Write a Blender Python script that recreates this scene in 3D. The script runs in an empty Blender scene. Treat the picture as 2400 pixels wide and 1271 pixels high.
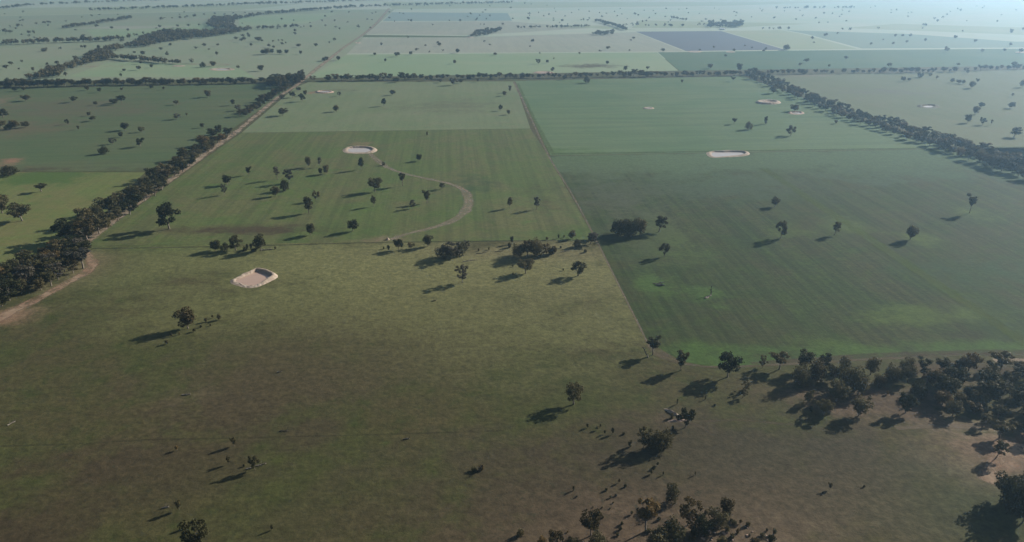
import bpy, bmesh, math, random
import numpy as np
from mathutils import Vector, Matrix

# ------------------------------------------------------------------ camera, sky, sun, exposure
SC = bpy.context.scene
COL = SC.collection
rng = random.Random(7)
W0, H0, F = 2400.0, 1271.0, 1652.0
CAM_H = 180.0
PITCH = math.atan((635.5 + 80.0) / F)
SUN_AZ, SUN_EL = math.radians(57.5), math.radians(24.0)

cam_d = bpy.data.cameras.new('camera')
cam = bpy.data.objects.new('camera', cam_d)
COL.objects.link(cam)
cam.location = (0, 0, CAM_H)
cam.rotation_euler = (math.pi / 2 - PITCH, 0, 0)
cam_d.sensor_width = 36.0
cam_d.lens = F / W0 * 36.0
cam_d.clip_start = 1.0
cam_d.clip_end = 60000.0
SC.camera = cam

world = bpy.data.worlds.new('World')
SC.world = world
world.use_nodes = True
wn = world.node_tree.nodes
bg = wn['Background']
sky = wn.new('ShaderNodeTexSky')
sky.sky_type = 'NISHITA'
sky.sun_disc = False
sky.sun_elevation = SUN_EL
sky.sun_rotation = SUN_AZ
sky.altitude = 200
sky.air_density = 1.0
sky.dust_density = 1.5
world.node_tree.links.new(sky.outputs[0], bg.inputs[0])
bg.inputs[1].default_value = 0.05

sun_d = bpy.data.lights.new('sun', 'SUN')
sun_d.energy = 5.0
sun_d.angle = math.radians(0.53)
sun_d.color = (1.0, 0.935, 0.83)
sun = bpy.data.objects.new('sun', sun_d)
COL.objects.link(sun)
sdir = Vector((math.sin(SUN_AZ) * math.cos(SUN_EL), math.cos(SUN_AZ) * math.cos(SUN_EL), math.sin(SUN_EL)))
sun.rotation_euler = sdir.to_track_quat('Z', 'Y').to_euler()
sun.location = (300, 300, 500)

SC.view_settings.view_transform = 'Standard'
SC.view_settings.look = 'None'
SC.view_settings.gamma = 1.0
SC.view_settings.exposure = 0.5
SC.view_settings.use_curve_mapping = False
SC.render.engine = 'CYCLES'
SC.cycles.max_bounces = 5
SC.cycles.volume_bounces = 1
SC.cycles.transparent_max_bounces = 12
SC.cycles.use_denoising = True

HAZE_DENSITY = 1.4e-4
HAZE_COLOR = (0.43, 0.70, 1.0)
HAZE_ANISO = 0.62

# ------------------------------------------------------------------ helpers
def at(x, y, z=0.0):
    """pixel of the 2400 px photograph -> point on the plane z"""
    u, v = (x - 1200.0) / F, (635.5 - y) / F
    d = np.array([u, math.cos(PITCH) + v * math.sin(PITCH), -math.sin(PITCH) + v * math.cos(PITCH)])
    t = (z - CAM_H) / d[2]
    return Vector((d[0] * t, d[1] * t, z))

def row_of(P):
    y, z = P[1], P[2] - CAM_H
    fw = y * math.cos(PITCH) - z * math.sin(PITCH)
    return 635.5 - F * (y * math.sin(PITCH) + z * math.cos(PITCH)) / fw

def height_for(B, px):
    lo, hi, base = 0.0, 80.0, row_of(B)
    for _ in range(40):
        m = (lo + hi) / 2
        if base - row_of((B[0], B[1], m)) < px: lo = m
        else: hi = m
    return lo

def slant(B):
    return math.sqrt(B[0] ** 2 + B[1] ** 2 + CAM_H ** 2)

def px_m(B):
    """metres that one photograph pixel covers sideways at B"""
    fw = B[1] * math.cos(PITCH) + CAM_H * math.sin(PITCH)
    return fw / F

def tag(o, label=None, cat=None, group=None, kind=None):
    if label: o['label'] = label
    if cat: o['category'] = cat
    if group: o['group'] = group
    if kind: o['kind'] = kind
    return o

def mesh_obj(name, mesh, parent=None):
    o = bpy.data.objects.new(name, mesh)
    COL.objects.link(o)
    if parent is not None: o.parent = parent
    return o

def empty(name, loc):
    o = bpy.data.objects.new(name, None)
    COL.objects.link(o)
    o.location = loc
    o.empty_display_size = 1
    return o

def smooth(me):
    me.polygons.foreach_set('use_smooth', [True] * len(me.polygons))

class NT:
    """small node tree writer"""
    def __init__(self, name):
        self.m = bpy.data.materials.new(name)
        self.m.use_nodes = True
        self.t = self.m.node_tree
        self.n = self.t.nodes
        self.b = self.n['Principled BSDF']
        self.out = self.n['Material Output']
    def l(self, a, b): self.t.links.new(a, b)
    def new(self, k, **kw):
        nd = self.n.new(k)
        for a, v in kw.items(): setattr(nd, a, v)
        return nd
    def mapping(self, scale, rot=0.0, loc=(0, 0, 0)):
        g = self.new('ShaderNodeNewGeometry')
        r = self.new('ShaderNodeMapping')
        r.inputs['Rotation'].default_value = (0, 0, rot)
        self.l(g.outputs['Position'], r.inputs['Vector'])
        mp = self.new('ShaderNodeMapping')
        mp.inputs['Scale'].default_value = scale
        mp.inputs['Location'].default_value = loc
        self.l(r.outputs[0], mp.inputs['Vector'])
        return mp.outputs[0]
    def noise(self, vec, detail=4, rough=0.6, scale=1.0, dist=0.0):
        nz = self.new('ShaderNodeTexNoise')
        nz.inputs['Scale'].default_value = scale
        nz.inputs['Detail'].default_value = detail
        nz.inputs['Roughness'].default_value = rough
        nz.inputs['Distortion'].default_value = dist
        self.l(vec, nz.inputs['Vector'])
        return nz.outputs['Fac']
    def ramp(self, fac, lo, hi, a=0.0, b=1.0):
        r = self.new('ShaderNodeMapRange', interpolation_type='SMOOTHSTEP')
        r.inputs['From Min'].default_value = lo
        r.inputs['From Max'].default_value = hi
        r.inputs['To Min'].default_value = a
        r.inputs['To Max'].default_value = b
        self.l(fac, r.inputs['Value'])
        return r.outputs[0]
    def mix(self, fac, a, b, mode='MIX'):
        m = self.new('ShaderNodeMix', data_type='RGBA', blend_type=mode)
        for sock, v in ((m.inputs[0], fac), (m.inputs[6], a), (m.inputs[7], b)):
            if hasattr(v, 'links'): self.l(v, sock)
            elif isinstance(v, (int, float)): sock.default_value = v
            else: sock.default_value = (*v, 1.0)
        return m.outputs[2]
    def math(self, op, a, b=None):
        m = self.new('ShaderNodeMath', operation=op)
        for i, v in enumerate((a, b)):
            if v is None: continue
            if hasattr(v, 'links'): self.l(v, m.inputs[i])
            else: m.inputs[i].default_value = v
        return m.outputs[0]

ROW_DIR = math.radians(-4.8)    # the paddock grid is turned 4.8 degrees from the view axis

def ground_material(name, a, b, c, big=70.0, mid=11.0, stripe=0.0, stripe_w=5.0, fine=0.35, seed=0.0, along=0.0, tuft=0.0):
    """a, b: the two main sward colours in large patches, c: colour of mid-size blotches"""
    t = NT(name)
    n1 = t.noise(t.mapping((1 / big,) * 3, ROW_DIR, (seed, seed * 1.7, 0)), 5, 0.62, dist=0.6)
    n2 = t.noise(t.mapping((1 / mid,) * 3, ROW_DIR, (seed * 2.1, 3.3, 0)), 5, 0.65, dist=0.4)
    n3 = t.noise(t.mapping((1 / 2.6,) * 3, ROW_DIR, (1.1, seed, 0)), 5, 0.75)
    col = t.mix(t.ramp(n1, 0.36, 0.64), a, b)
    col = t.mix(t.ramp(n2, 0.48, 0.74, 0, 0.75), col, c)
    if stripe:
        s1 = t.noise(t.mapping((1 / stripe_w, 1 / 260.0, 1.0), ROW_DIR + along, (seed, 0.5, 0)), 3, 0.75)
        dark = t.mix(1.0, col, (0.62, 0.66, 0.70), 'MULTIPLY')
        col = t.mix(t.ramp(s1, 0.40, 0.62, 0, stripe), col, dark)
    at_ = t.new('ShaderNodeAttribute', attribute_name='patch')
    n4 = t.noise(t.mapping((1 / 18.0,) * 3, 0.0, (7, seed, 0)), 6, 0.72)
    n5 = t.noise(t.mapping((1 / 55.0, 1 / 40.0, 1), ROW_DIR, (2, seed, 0)), 6, 0.7, dist=0.8)
    jit = t.math('SUBTRACT', t.math('ADD', n4, n5), 1.0)
    pa = t.ramp(t.math('ADD', at_.outputs['Alpha'], t.math('MULTIPLY', jit, t.ramp(at_.outputs['Alpha'], 0.02, 0.3, 0.0, 1.5))), 0.12, 0.82, 0.0, 0.9)
    col = t.mix(pa, col, at_.outputs['Color'])
    n6 = t.noise(t.mapping((1 / 7.5, 1 / 5.0, 1), 0.25, (seed, 6, 0)), 5, 0.75, dist=0.5)
    bright = t.math('MULTIPLY', t.ramp(n3, 0.2, 0.8, 1.0 - fine, 1.0 + fine), t.ramp(n6, 0.25, 0.75, 1.0 - fine * 0.55, 1.0 + fine * 0.55))
    hsv = t.new('ShaderNodeHueSaturation')
    t.l(col, hsv.inputs['Color']); t.l(bright, hsv.inputs['Value'])
    col = hsv.outputs[0]
    if tuft:
        tn = t.noise(t.mapping((1 / 3.5, 1 / 3.5, 1), 0.3, (seed, 9, 0)), 3, 0.8)
        tm = t.noise(t.mapping((1 / 45.0,) * 3, 0.0, (4, seed, 0)), 3, 0.6)
        tf = t.math('MULTIPLY', t.ramp(tn, 0.56, 0.66), t.ramp(tm, 0.44, 0.62, 0, tuft))
        col = t.mix(tf, col, (0.030, 0.034, 0.018))
    t.l(col, t.b.inputs['Base Color'])
    t.b.inputs['Roughness'].default_value = 0.95
    t.b.inputs['Specular IOR Level'].default_value = 0.12
    t.b.inputs['Sheen Weight'].default_value = 0.02
    t.b.inputs['Sheen Roughness'].default_value = 0.45
    t.b.inputs['Sheen Tint'].default_value = (0.75, 0.85, 0.55, 1)
    bp = t.new('ShaderNodeBump')
    bp.inputs['Strength'].default_value = 0.6
    bp.inputs['Distance'].default_value = 0.5
    t.l(n3, bp.inputs['Height'])
    t.l(bp.outputs[0], t.b.inputs['Normal'])
    return t.m

# patches: pixel x, y, half-width and half-depth in metres, colour, strength
GREEN = (0.052, 0.098, 0.020)
DGREEN = (0.028, 0.058, 0.020)
BARE = (0.20, 0.135, 0.095)
BROWN = (0.050, 0.034, 0.020)
RED = (0.24, 0.130, 0.085)
YGREEN = (0.065, 0.095, 0.020)
PALE = (0.30, 0.235, 0.17)
PATCHES = []
def patch(x, y, rx, ry, colr, s=1.0): 
    p = at(x, y); PATCHES.append((p.x, p.y, rx, ry, colr, s))

USED = set()
def holds(poly, x, y):
    c = False
    for a, b in zip(poly, poly[1:] + poly[:1]):
        if (a.y > y) != (b.y > y) and x < (b.x - a.x) * (y - a.y) / (b.y - a.y) + a.x: c = not c
    return c

def paint(me, poly=None):
    n = len(me.vertices)
    co = np.empty(n * 3, dtype=np.float64); me.vertices.foreach_get('co', co); co = co.reshape(-1, 3)
    acc = np.zeros((n, 3)); wsum = np.zeros(n); amax = np.zeros(n)
    for i, (cx, cy, rx, ry, colr, s) in enumerate(PATCHES):
        if (i in USED) if poly is None else not holds(poly, cx, cy): continue
        if poly is not None: USED.add(i)
        d2 = ((co[:, 0] - cx) / rx) ** 2 + ((co[:, 1] - cy) / ry) ** 2
        w = np.exp(-d2 * 0.9) * s
        acc += w[:, None] * np.array(colr); wsum += w
        amax = np.maximum(amax, w)
    rgb = acc / np.maximum(wsum, 1e-9)[:, None]
    arr = np.concatenate([rgb, amax[:, None]], axis=1).astype(np.float32)
    a = me.attributes.new('patch', 'FLOAT_COLOR', 'POINT')
    a.data.foreach_set('color', arr.ravel())

def sheet(name, px, z, mat, cell=8.0, grow=0.02):
    """a flat paddock cut into cells small enough to carry its patches"""
    pts = [at(x, y) for x, y in px]
    bm = bmesh.new()
    bm.faces.new([bm.verts.new((p.x, p.y, z)) for p in pts])
    xs = [p.x for p in pts]; ys = [p.y for p in pts]
    y = min(ys)
    while y < max(ys):
        y += max(cell, grow * y)
        bmesh.ops.bisect_plane(bm, geom=bm.verts[:] + bm.edges[:] + bm.faces[:], plane_co=(0, y, 0), plane_no=(0, 1, 0))
    step = max(cell, grow * (min(ys) + max(ys)) / 2)
    x = min(xs)
    while x < max(xs):
        x += step
        bmesh.ops.bisect_plane(bm, geom=bm.verts[:] + bm.edges[:] + bm.faces[:], plane_co=(x, 0, 0), plane_no=(1, 0, 0))
    bmesh.ops.recalc_face_normals(bm, faces=bm.faces[:])
    for f in bm.faces:
        if f.normal.z < 0: f.normal_flip()
    me = bpy.data.meshes.new(name)
    bm.to_mesh(me); bm.free()
    paint(me, pts)
    me.materials.append(mat)
    return tag(mesh_obj(name, me), kind='structure')

def resample(pts, step):
    out = []
    n = len(pts)
    for i in range(n - 1):
        p0, p1, p2, p3 = pts[max(i - 1, 0)], pts[i], pts[i + 1], pts[min(i + 2, n - 1)]
        k = max(1, int((p2 - p1).length / step))
        for j in range(k):
            t = j / k
            out.append(0.5 * ((2 * p1) + (p2 - p0) * t + (2 * p0 - 5 * p1 + 4 * p2 - p3) * t * t + (3 * p1 - p0 - 3 * p2 + p3) * t ** 3))
    out.append(pts[-1])
    return out

def strip(name, px, widths, z, mat, step=6.0):
    """a worn track: widths in metres at each control point, edges feathered by the material"""
    pts = [at(x, y) for x, y in px]
    if isinstance(widths, (int, float)): widths = [widths] * len(pts)
    ctl = [Vector((p.x, p.y, w)) for p, w in zip(pts, widths)]
    rs = resample(ctl, step)
    verts, faces, us = [], [], []
    K = 4
    for i, p in enumerate(rs):
        q = rs[min(i + 1, len(rs) - 1)] - rs[max(i - 1, 0)]
        d = Vector((q.x, q.y, 0)).normalized()
        nrm = Vector((-d.y, d.x, 0))
        for k in range(K + 1):
            s = k / K * 2 - 1
            verts.append((p.x + nrm.x * s * p.z / 2, p.y + nrm.y * s * p.z / 2, z))
            us.append(s)
    for i in range(len(rs) - 1):
        for k in range(K):
            a = i * (K + 1) + k
            faces.append((a + 1, a, a + K + 1, a + K + 2))
    me = bpy.data.meshes.new(name)
    me.from_pydata(verts, [], faces)
    at_ = me.attributes.new('across', 'FLOAT', 'POINT')
    at_.data.foreach_set('value', us)
    me.materials.append(mat)
    return tag(mesh_obj(name, me), kind='structure')

def track_material(name, a, b, cover=0.75, rut=0.0, breakup=0.5):
    t = NT(name)
    n1 = t.noise(t.mapping((1 / 14.0,) * 3), 5, 0.7)
    n2 = t.noise(t.mapping((1 / 3.0,) * 3), 4, 0.7)
    col = t.mix(t.ramp(n1, 0.38, 0.62), a, b)
    t.l(t.mix(t.ramp(n2, 0.3, 0.7, 0, 0.35), col, (0.10, 0.085, 0.05)), t.b.inputs['Base Color'])
    t.b.inputs['Roughness'].default_value = 0.95
    t.b.inputs['Specular IOR Level'].default_value = 0.1
    ac = t.new('ShaderNodeAttribute', attribute_name='across')
    u = t.math('ABSOLUTE', ac.outputs['Fac'])
    e = t.ramp(t.math('ADD', u, t.math('MULTIPLY', t.math('SUBTRACT', n1, 0.5), 1.6)), 0.45, 1.0, 1.0, 0.0)
    e = t.math('MULTIPLY', e, t.ramp(u, 0.86, 1.0, 1.0, 0.0))
    if rut:
        e = t.math('MULTIPLY', e, t.ramp(u, 0.0, 0.35, 1.0 - rut, 1.0))
    n3 = t.noise(t.mapping((1 / 9.0,) * 3, 0, (5, 5, 0)), 5, 0.75)
    e = t.math('MULTIPLY', e, t.ramp(n3, 0.30, 0.62, 1.0 - breakup, 1.0))
    e = t.math('MULTIPLY', e, cover)
    tr = t.new('ShaderNodeBsdfTransparent')
    mx = t.new('ShaderNodeMixShader')
    t.l(e, mx.inputs[0]); t.l(tr.outputs[0], mx.inputs[1]); t.l(t.b.outputs[0], mx.inputs[2])
    t.l(mx.outputs[0], t.out.inputs['Surface'])
    return t.m

# ------------------------------------------------------------------ patches of colour in the swards
for x, y, rx, ry, c, s in [  # pale mid-pasture patches paint drier grass and backlit brightening with distance together
    (300, 625, 60, 40, (0.092, 0.100, 0.034), .9), (450, 605, 70, 34, (0.108, 0.115, 0.042), .95), (720, 615, 90, 44, (0.140, 0.142, 0.056), 1.0), (900, 610, 90, 44, (0.155, 0.152, 0.062), 1.0), (1120, 645, 90, 50, (0.165, 0.158, 0.068), 1.0), (1320, 655, 70, 60, (0.150, 0.142, 0.060), 1.0), (560, 720, 80, 40, (0.096, 0.098, 0.034), .85), (880, 725, 100, 44, (0.115, 0.112, 0.042), .95), (1150, 755, 90, 44, (0.105, 0.102, 0.040), .9), (1400, 760, 60, 40, (0.098, 0.098, 0.036), .85), (1000, 850, 90, 30, (0.075, 0.074, 0.026), .7), (1800, 1090, 90, 34, (0.050, 0.042, 0.028), 1.0), (1650, 1060, 60, 26, BROWN, .9), (1500, 1060, 60, 24, BROWN, .8), (1250, 1100, 90, 30, (0.058, 0.048, 0.028), .7), (950, 1130, 60, 26, BROWN, .7), (700, 870, 80, 50, (0.068, 0.052, 0.028), .8), (560, 950, 60, 30, (0.062, 0.048, 0.026), .7), (2380, 1060, 30, 12, RED, 1.0), (1000, 640, 120, 50, (0.165, 0.160, 0.066), 1.0), (1250, 720, 90, 50, (0.10, 0.100, 0.040), .6), (700, 640, 120, 40, (0.105, 0.105, 0.042), .55), (300, 680, 80, 40, (0.070, 0.075, 0.028), .5), (1400, 385, 60, 50, (0.080, 0.122, 0.054), 1.0), (1560, 380, 80, 50, (0.078, 0.122, 0.056), 1.0), (1720, 378, 90, 50, (0.076, 0.122, 0.056), 1.0), (1900, 374, 100, 50, (0.074, 0.120, 0.054), 1.0), (2080, 368, 100, 50, (0.070, 0.114, 0.050), 1.0), (2260, 364, 110, 50, (0.056, 0.108, 0.046), 1.0), (2420, 400, 90, 60, (0.032, 0.072, 0.026), .9), (1700, 430, 110, 60, (0.038, 0.066, 0.030), .8), (1420, 430, 40, 90, (0.055, 0.066, 0.034), .7), (2050, 400, 120, 50, (0.034, 0.060, 0.028), .8), (1500, 560, 40, 50, (0.050, 0.062, 0.028), .6),
    (110, 418, 40, 30, GREEN, 1.0), (150, 408, 40, 12, GREEN, .8), (1540, 665, 14, 16, GREEN, 1.0), (1660, 692, 11, 15, GREEN, .9),
    (1560, 540, 16, 45, YGREEN, .8), (1600, 590, 24, 24, GREEN, .5), (1330, 548, 26, 18, GREEN, .6), (1110, 430, 26, 40, DGREEN, .5),
    (1690, 840, 40, 14, GREEN, 1.0), (1640, 830, 22, 14, GREEN, .9), (1900, 828, 50, 9, GREEN, .9), (2010, 825, 40, 8, GREEN, .8), (2380, 815, 60, 10, GREEN, .9),
    (2200, 740, 34, 14, YGREEN, .7), (2100, 745, 24, 10, YGREEN, .6), (1930, 805, 18, 8, YGREEN, .7),
    (1990, 530, 18, 22, YGREEN, .7), (2150, 560, 16, 16, YGREEN, .8), (2290, 500, 18, 20, YGREEN, .6), (1850, 540, 18, 18, YGREEN, .6), (1420, 372, 30, 14, GREEN, .7),
    (1310, 355, 40, 20, GREEN, .7), (240, 578, 70, 12, GREEN, .7), (420, 578, 90, 8, GREEN, .6), (590, 540, 60, 10, BROWN, .9), (250, 470, 30, 60, YGREEN, .3),
    (22, 380, 16, 16, RED, .8), (130, 398, 200, 10, BROWN, .5), (150, 255, 160, 80, (0.09, 0.085, 0.05), .7), (60, 300, 60, 60, (0.10, 0.085, 0.05), .7), (1, 235, 30, 50, BARE, .6),
    (1220, 590, 90, 12, (0.12, 0.095, 0.06), .6), (1110, 590, 30, 12, BARE, .6), (1300, 600, 40, 10, BARE, .35), (1180, 572, 50, 6, BARE, .4), (700, 900, 40, 40, BROWN, .7), (560, 860, 60, 30, BROWN, .6),
    (690, 790, 40, 40, BROWN, .5), (880, 830, 40, 26, BROWN, .5), (690, 1010, 30, 16, BROWN, .8), (330, 1100, 60, 26, BROWN, .8), (120, 1240, 40, 20, BROWN, .7), (420, 1140, 40, 26, BROWN, .6),
    (830, 1110, 60, 34, YGREEN, .35), (640, 1180, 60, 20, YGREEN, .3), (950, 1210, 60, 20, BROWN, .8), (1260, 700, 30, 20, BROWN, .6), (1500, 1230, 90, 30, (0.075, 0.052, 0.034), 1.0), (1300, 1200, 60, 24, BROWN, .9),
    (1660, 1240, 50, 18, BARE, .8), (1560, 1250, 60, 14, BARE, .5), (1800, 1262, 40, 10, BARE, .4), (1860, 1160, 40, 18, BARE, .55), (1900, 1170, 70, 24, BROWN, 1.0), (1990, 1180, 50, 16, BROWN, .8),
    (1450, 1180, 16, 6, BARE, .55), (1560, 980, 10, 6, BARE, .6), (1640, 1010, 34, 12, BROWN, .8), (1720, 1080, 40, 24, DGREEN, .6), (1780, 1060, 40, 20, (0.060, 0.052, 0.040), .8),
    (2260, 1100, 22, 16, (0.035, 0.075, 0.030), 1.0), (2240, 1180, 46, 18, (0.040, 0.075, 0.022), .8), (2100, 1230, 50, 14, (0.045, 0.070, 0.024), .7), (2370, 1080, 26, 12, BARE, 1.0), (2400, 1055, 30, 10, BARE, 1.0),
    (2340, 1100, 18, 10, BARE, .8), (2310, 1130, 10, 6, BARE, .8), (2290, 1000, 22, 5, PALE, .8), (2350, 1020, 20, 6, PALE, .5), (1985, 955, 14, 8, BARE, .9), (2080, 940, 30, 14, BROWN, .9), (2150, 980, 26, 10, BARE, .5),
    (1930, 940, 40, 18, BROWN, .6), (2110, 910, 40, 14, BARE, .4), (2300, 870, 60, 10, BROWN, .8), (1880, 915, 20, 8, BARE, .4),
    (200, 600, 14, 14, BARE, 1.0), (215, 618, 10, 12, BARE, 1.0), (180, 640, 16, 12, BARE, .7), (10, 745, 18, 12, RED, 1.0), (40, 735, 18, 10, BARE, .8), (120, 675, 20, 10, BARE, .5), (250, 620, 16, 20, BROWN, .7),
    (845, 338, 8, 14, RED, .8), (785, 214, 45, 10, BROWN, .9), (745, 216, 16, 12, RED, .9), (900, 560, 20, 8, BARE, .6), (440, 925, 10, 6, PALE, .3),
    (1300, 460, 40, 60, BROWN, .35), (1050, 250, 100, 60, (0.10, 0.11, 0.06), .6), (1850, 430, 70, 60, (0.060, 0.070, 0.050), .5), (1450, 470, 50, 70, (0.075, 0.075, 0.055), .6), (2350, 640, 60, 30, DGREEN, .6),
    (1390, 155, 60, 34, BROWN, .8), (480, 152, 90, 20, BARE, .5), (1260, 172, 40, 14, BARE, .7), (2200, 330, 90, 60, YGREEN, .4), (2050, 215, 120, 40, (0.10, 0.10, 0.075), .5), (1880, 178, 60, 14, (0.17, 0.13, 0.10), .6),
    (700, 160, 20, 40, BARE, .5), (110, 178, 120, 14, BARE, .4), (250, 155, 60, 10, BARE, .5),
]:
    patch(x, y, rx, ry, c, s)

# ------------------------------------------------------------------ ground and paddocks
M_PASTURE = ground_material('dry_pasture', (0.052, 0.057, 0.017), (0.062, 0.053, 0.022), (0.036, 0.050, 0.011), 62, 10, fine=0.42, seed=1.0, tuft=0.55)
M_CROP_L = ground_material('young_crop_left', (0.082, 0.112, 0.032), (0.105, 0.108, 0.042), (0.066, 0.114, 0.024), 60, 14, stripe=0.6, stripe_w=6, fine=0.25, seed=2.3)
M_CROP_R = ground_material('young_crop_right', (0.034, 0.056, 0.014), (0.048, 0.054, 0.019), (0.044, 0.076, 0.013), 48, 13, stripe=0.9, stripe_w=4.5, fine=0.30, seed=4.1)
M_GRASS_MID = ground_material('grazed_grass', (0.142, 0.168, 0.090), (0.120, 0.158, 0.076), (0.158, 0.160, 0.092), 110, 22, stripe=0.2, stripe_w=9, fine=0.16, seed=5.2)
M_CROP_UP = ground_material('green_crop', (0.082, 0.138, 0.062), (0.104, 0.150, 0.070), (0.092, 0.142, 0.060), 140, 24, stripe=0.4, stripe_w=14, fine=0.12, seed=6.6, along=math.pi / 2)
M_CROP_DARK = ground_material('dark_crop', (0.068, 0.102, 0.044), (0.086, 0.104, 0.048), (0.074, 0.108, 0.042), 130, 22, stripe=0.4, stripe_w=10, fine=0.14, seed=8.8, along=math.pi / 2)
M_YELLOW = ground_material('yellow_green_grass', (0.115, 0.140, 0.042), (0.145, 0.135, 0.052), (0.095, 0.145, 0.034), 70, 14, stripe=0.25, stripe_w=6, fine=0.16, seed=9.7)
M_PALE = ground_material('pale_pasture', (0.112, 0.128, 0.066), (0.098, 0.120, 0.058), (0.122, 0.122, 0.066), 170, 30, stripe=0.15, stripe_w=12, fine=0.12, seed=11.3)
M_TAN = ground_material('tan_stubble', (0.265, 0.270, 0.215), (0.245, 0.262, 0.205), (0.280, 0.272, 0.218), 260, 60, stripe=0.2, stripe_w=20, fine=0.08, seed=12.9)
M_PLOUGH = ground_material('hazed_plough_soil', (0.090, 0.105, 0.130), (0.100, 0.112, 0.135), (0.092, 0.106, 0.130), 260, 60, fine=0.06, seed=14.1)  # soil colour lightened and blued to carry the haze over it
M_FAR_G = ground_material('far_green', (0.180, 0.250, 0.145), (0.215, 0.260, 0.160), (0.185, 0.252, 0.145), 300, 70, fine=0.08, seed=15.5)  # far green, straw and olive colours lightened in place of thicker haze
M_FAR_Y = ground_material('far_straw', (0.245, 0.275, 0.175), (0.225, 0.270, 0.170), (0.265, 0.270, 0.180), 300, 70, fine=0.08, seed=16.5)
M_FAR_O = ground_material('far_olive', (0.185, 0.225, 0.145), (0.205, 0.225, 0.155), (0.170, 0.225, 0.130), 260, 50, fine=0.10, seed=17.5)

def ground():
    ys = [60.0]
    while ys[-1] < 12500: ys.append(ys[-1] + max(5.0, 0.014 * ys[-1] if ys[-1] < 2500 else 0.06 * ys[-1]))
    xs = [0.0]
    while xs[-1] < 7000: xs.append(xs[-1] + (6.0 if xs[-1] < 380 else 0.035 * xs[-1]))
    xs = [-x for x in xs[:0:-1]] + xs
    nx = len(xs)
    verts = [(x, y, 0.0) for y in ys for x in xs]
    faces = [(j * nx + i, j * nx + i + 1, (j + 1) * nx + i + 1, (j + 1) * nx + i) for j in range(len(ys) - 1) for i in range(nx - 1)]
    me = bpy.data.meshes.new('ground')
    me.from_pydata(verts, [], faces)
    paint(me)
    me.materials.append(M_PASTURE)
    tag(mesh_obj('ground', me), kind='structure')

Z1 = 0.02
sheet('crop_field', [(196, 576), (940, 567), (1396, 562), (1285, 366), (1243, 302), (566, 312), (545, 326)], Z1, M_CROP_L, 8)
sheet('grass_field', [(566, 311.5), (1243, 301.5), (1206, 191), (722, 193), (690, 207)], Z1, M_GRASS_MID, 14)
sheet('crop_field', [(1287, 366), (2420, 346), (2600, 480), (2600, 845), (2400, 833), (2080, 838), (1780, 856), (1660, 858), (1600, 848), (1517, 800), (1398, 562)], Z1, M_CROP_R, 8)
sheet('crop_field', [(1207, 190), (1290, 364.5), (2420, 345), (2440, 410), (2110, 312), (1742, 179)], Z1, M_CROP_UP, 14)
sheet('grass_field', [(1770, 178), (2100, 172), (2600, 158), (2700, 500), (2440, 409), (2112, 300)], Z1, M_PALE, 14)
sheet('crop_field', [(-300, 214), (690, 196), (660, 222), (545, 302), (342, 402), (-300, 403)], Z1, M_CROP_DARK, 12)
sheet('grass_field', [(-300, 404), (340, 404), (205, 540), (60, 612), (-300, 690)], Z1, M_YELLOW, 10)
# beyond the long tree belt
sheet('far_plain', [(-1000, 150), (3400, 130), (4700, 60), (2750, -42), (-350, -42), (-2300, 68)], 0.025, ground_material('hazed_plain_grass', (0.290, 0.345, 0.265), (0.330, 0.355, 0.280), (0.260, 0.330, 0.240), 420, 90, fine=0.06, seed=21.0), 90)  # plain paled in its colour to make up for thin haze
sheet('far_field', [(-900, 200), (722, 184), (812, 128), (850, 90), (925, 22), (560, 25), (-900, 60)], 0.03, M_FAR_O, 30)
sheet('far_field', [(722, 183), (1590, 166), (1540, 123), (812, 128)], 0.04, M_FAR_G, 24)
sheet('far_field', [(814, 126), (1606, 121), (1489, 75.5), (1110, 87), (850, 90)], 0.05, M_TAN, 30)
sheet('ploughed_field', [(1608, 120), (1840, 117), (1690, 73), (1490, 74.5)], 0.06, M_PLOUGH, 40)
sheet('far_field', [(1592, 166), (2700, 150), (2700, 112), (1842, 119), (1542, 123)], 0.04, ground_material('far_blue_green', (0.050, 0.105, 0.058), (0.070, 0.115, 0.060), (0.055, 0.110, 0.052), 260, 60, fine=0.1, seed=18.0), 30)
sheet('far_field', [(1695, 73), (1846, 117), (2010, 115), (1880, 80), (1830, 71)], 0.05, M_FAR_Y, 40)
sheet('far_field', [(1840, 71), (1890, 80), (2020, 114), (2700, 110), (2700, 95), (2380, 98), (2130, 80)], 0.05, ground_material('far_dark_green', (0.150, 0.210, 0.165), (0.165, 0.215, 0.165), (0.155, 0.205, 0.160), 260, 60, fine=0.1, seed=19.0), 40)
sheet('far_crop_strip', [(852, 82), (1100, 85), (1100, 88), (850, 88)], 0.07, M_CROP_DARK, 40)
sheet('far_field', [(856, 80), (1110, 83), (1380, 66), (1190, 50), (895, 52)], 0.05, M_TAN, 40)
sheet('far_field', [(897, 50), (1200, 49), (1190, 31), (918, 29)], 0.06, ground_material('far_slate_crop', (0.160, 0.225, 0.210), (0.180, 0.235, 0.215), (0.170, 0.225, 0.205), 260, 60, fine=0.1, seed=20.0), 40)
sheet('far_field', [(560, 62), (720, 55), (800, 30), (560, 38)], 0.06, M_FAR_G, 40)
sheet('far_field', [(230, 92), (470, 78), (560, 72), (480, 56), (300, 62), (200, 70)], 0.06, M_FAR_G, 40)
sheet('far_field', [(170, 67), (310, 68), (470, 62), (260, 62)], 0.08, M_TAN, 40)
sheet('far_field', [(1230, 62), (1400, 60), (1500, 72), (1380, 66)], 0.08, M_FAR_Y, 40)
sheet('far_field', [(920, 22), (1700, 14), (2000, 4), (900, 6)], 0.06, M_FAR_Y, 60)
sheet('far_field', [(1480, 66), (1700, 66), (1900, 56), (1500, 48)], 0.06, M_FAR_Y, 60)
sheet('far_field', [(1980, 66), (2600, 90), (2700, 74), (2100, 56)], 0.06, M_FAR_Y, 60)
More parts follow.
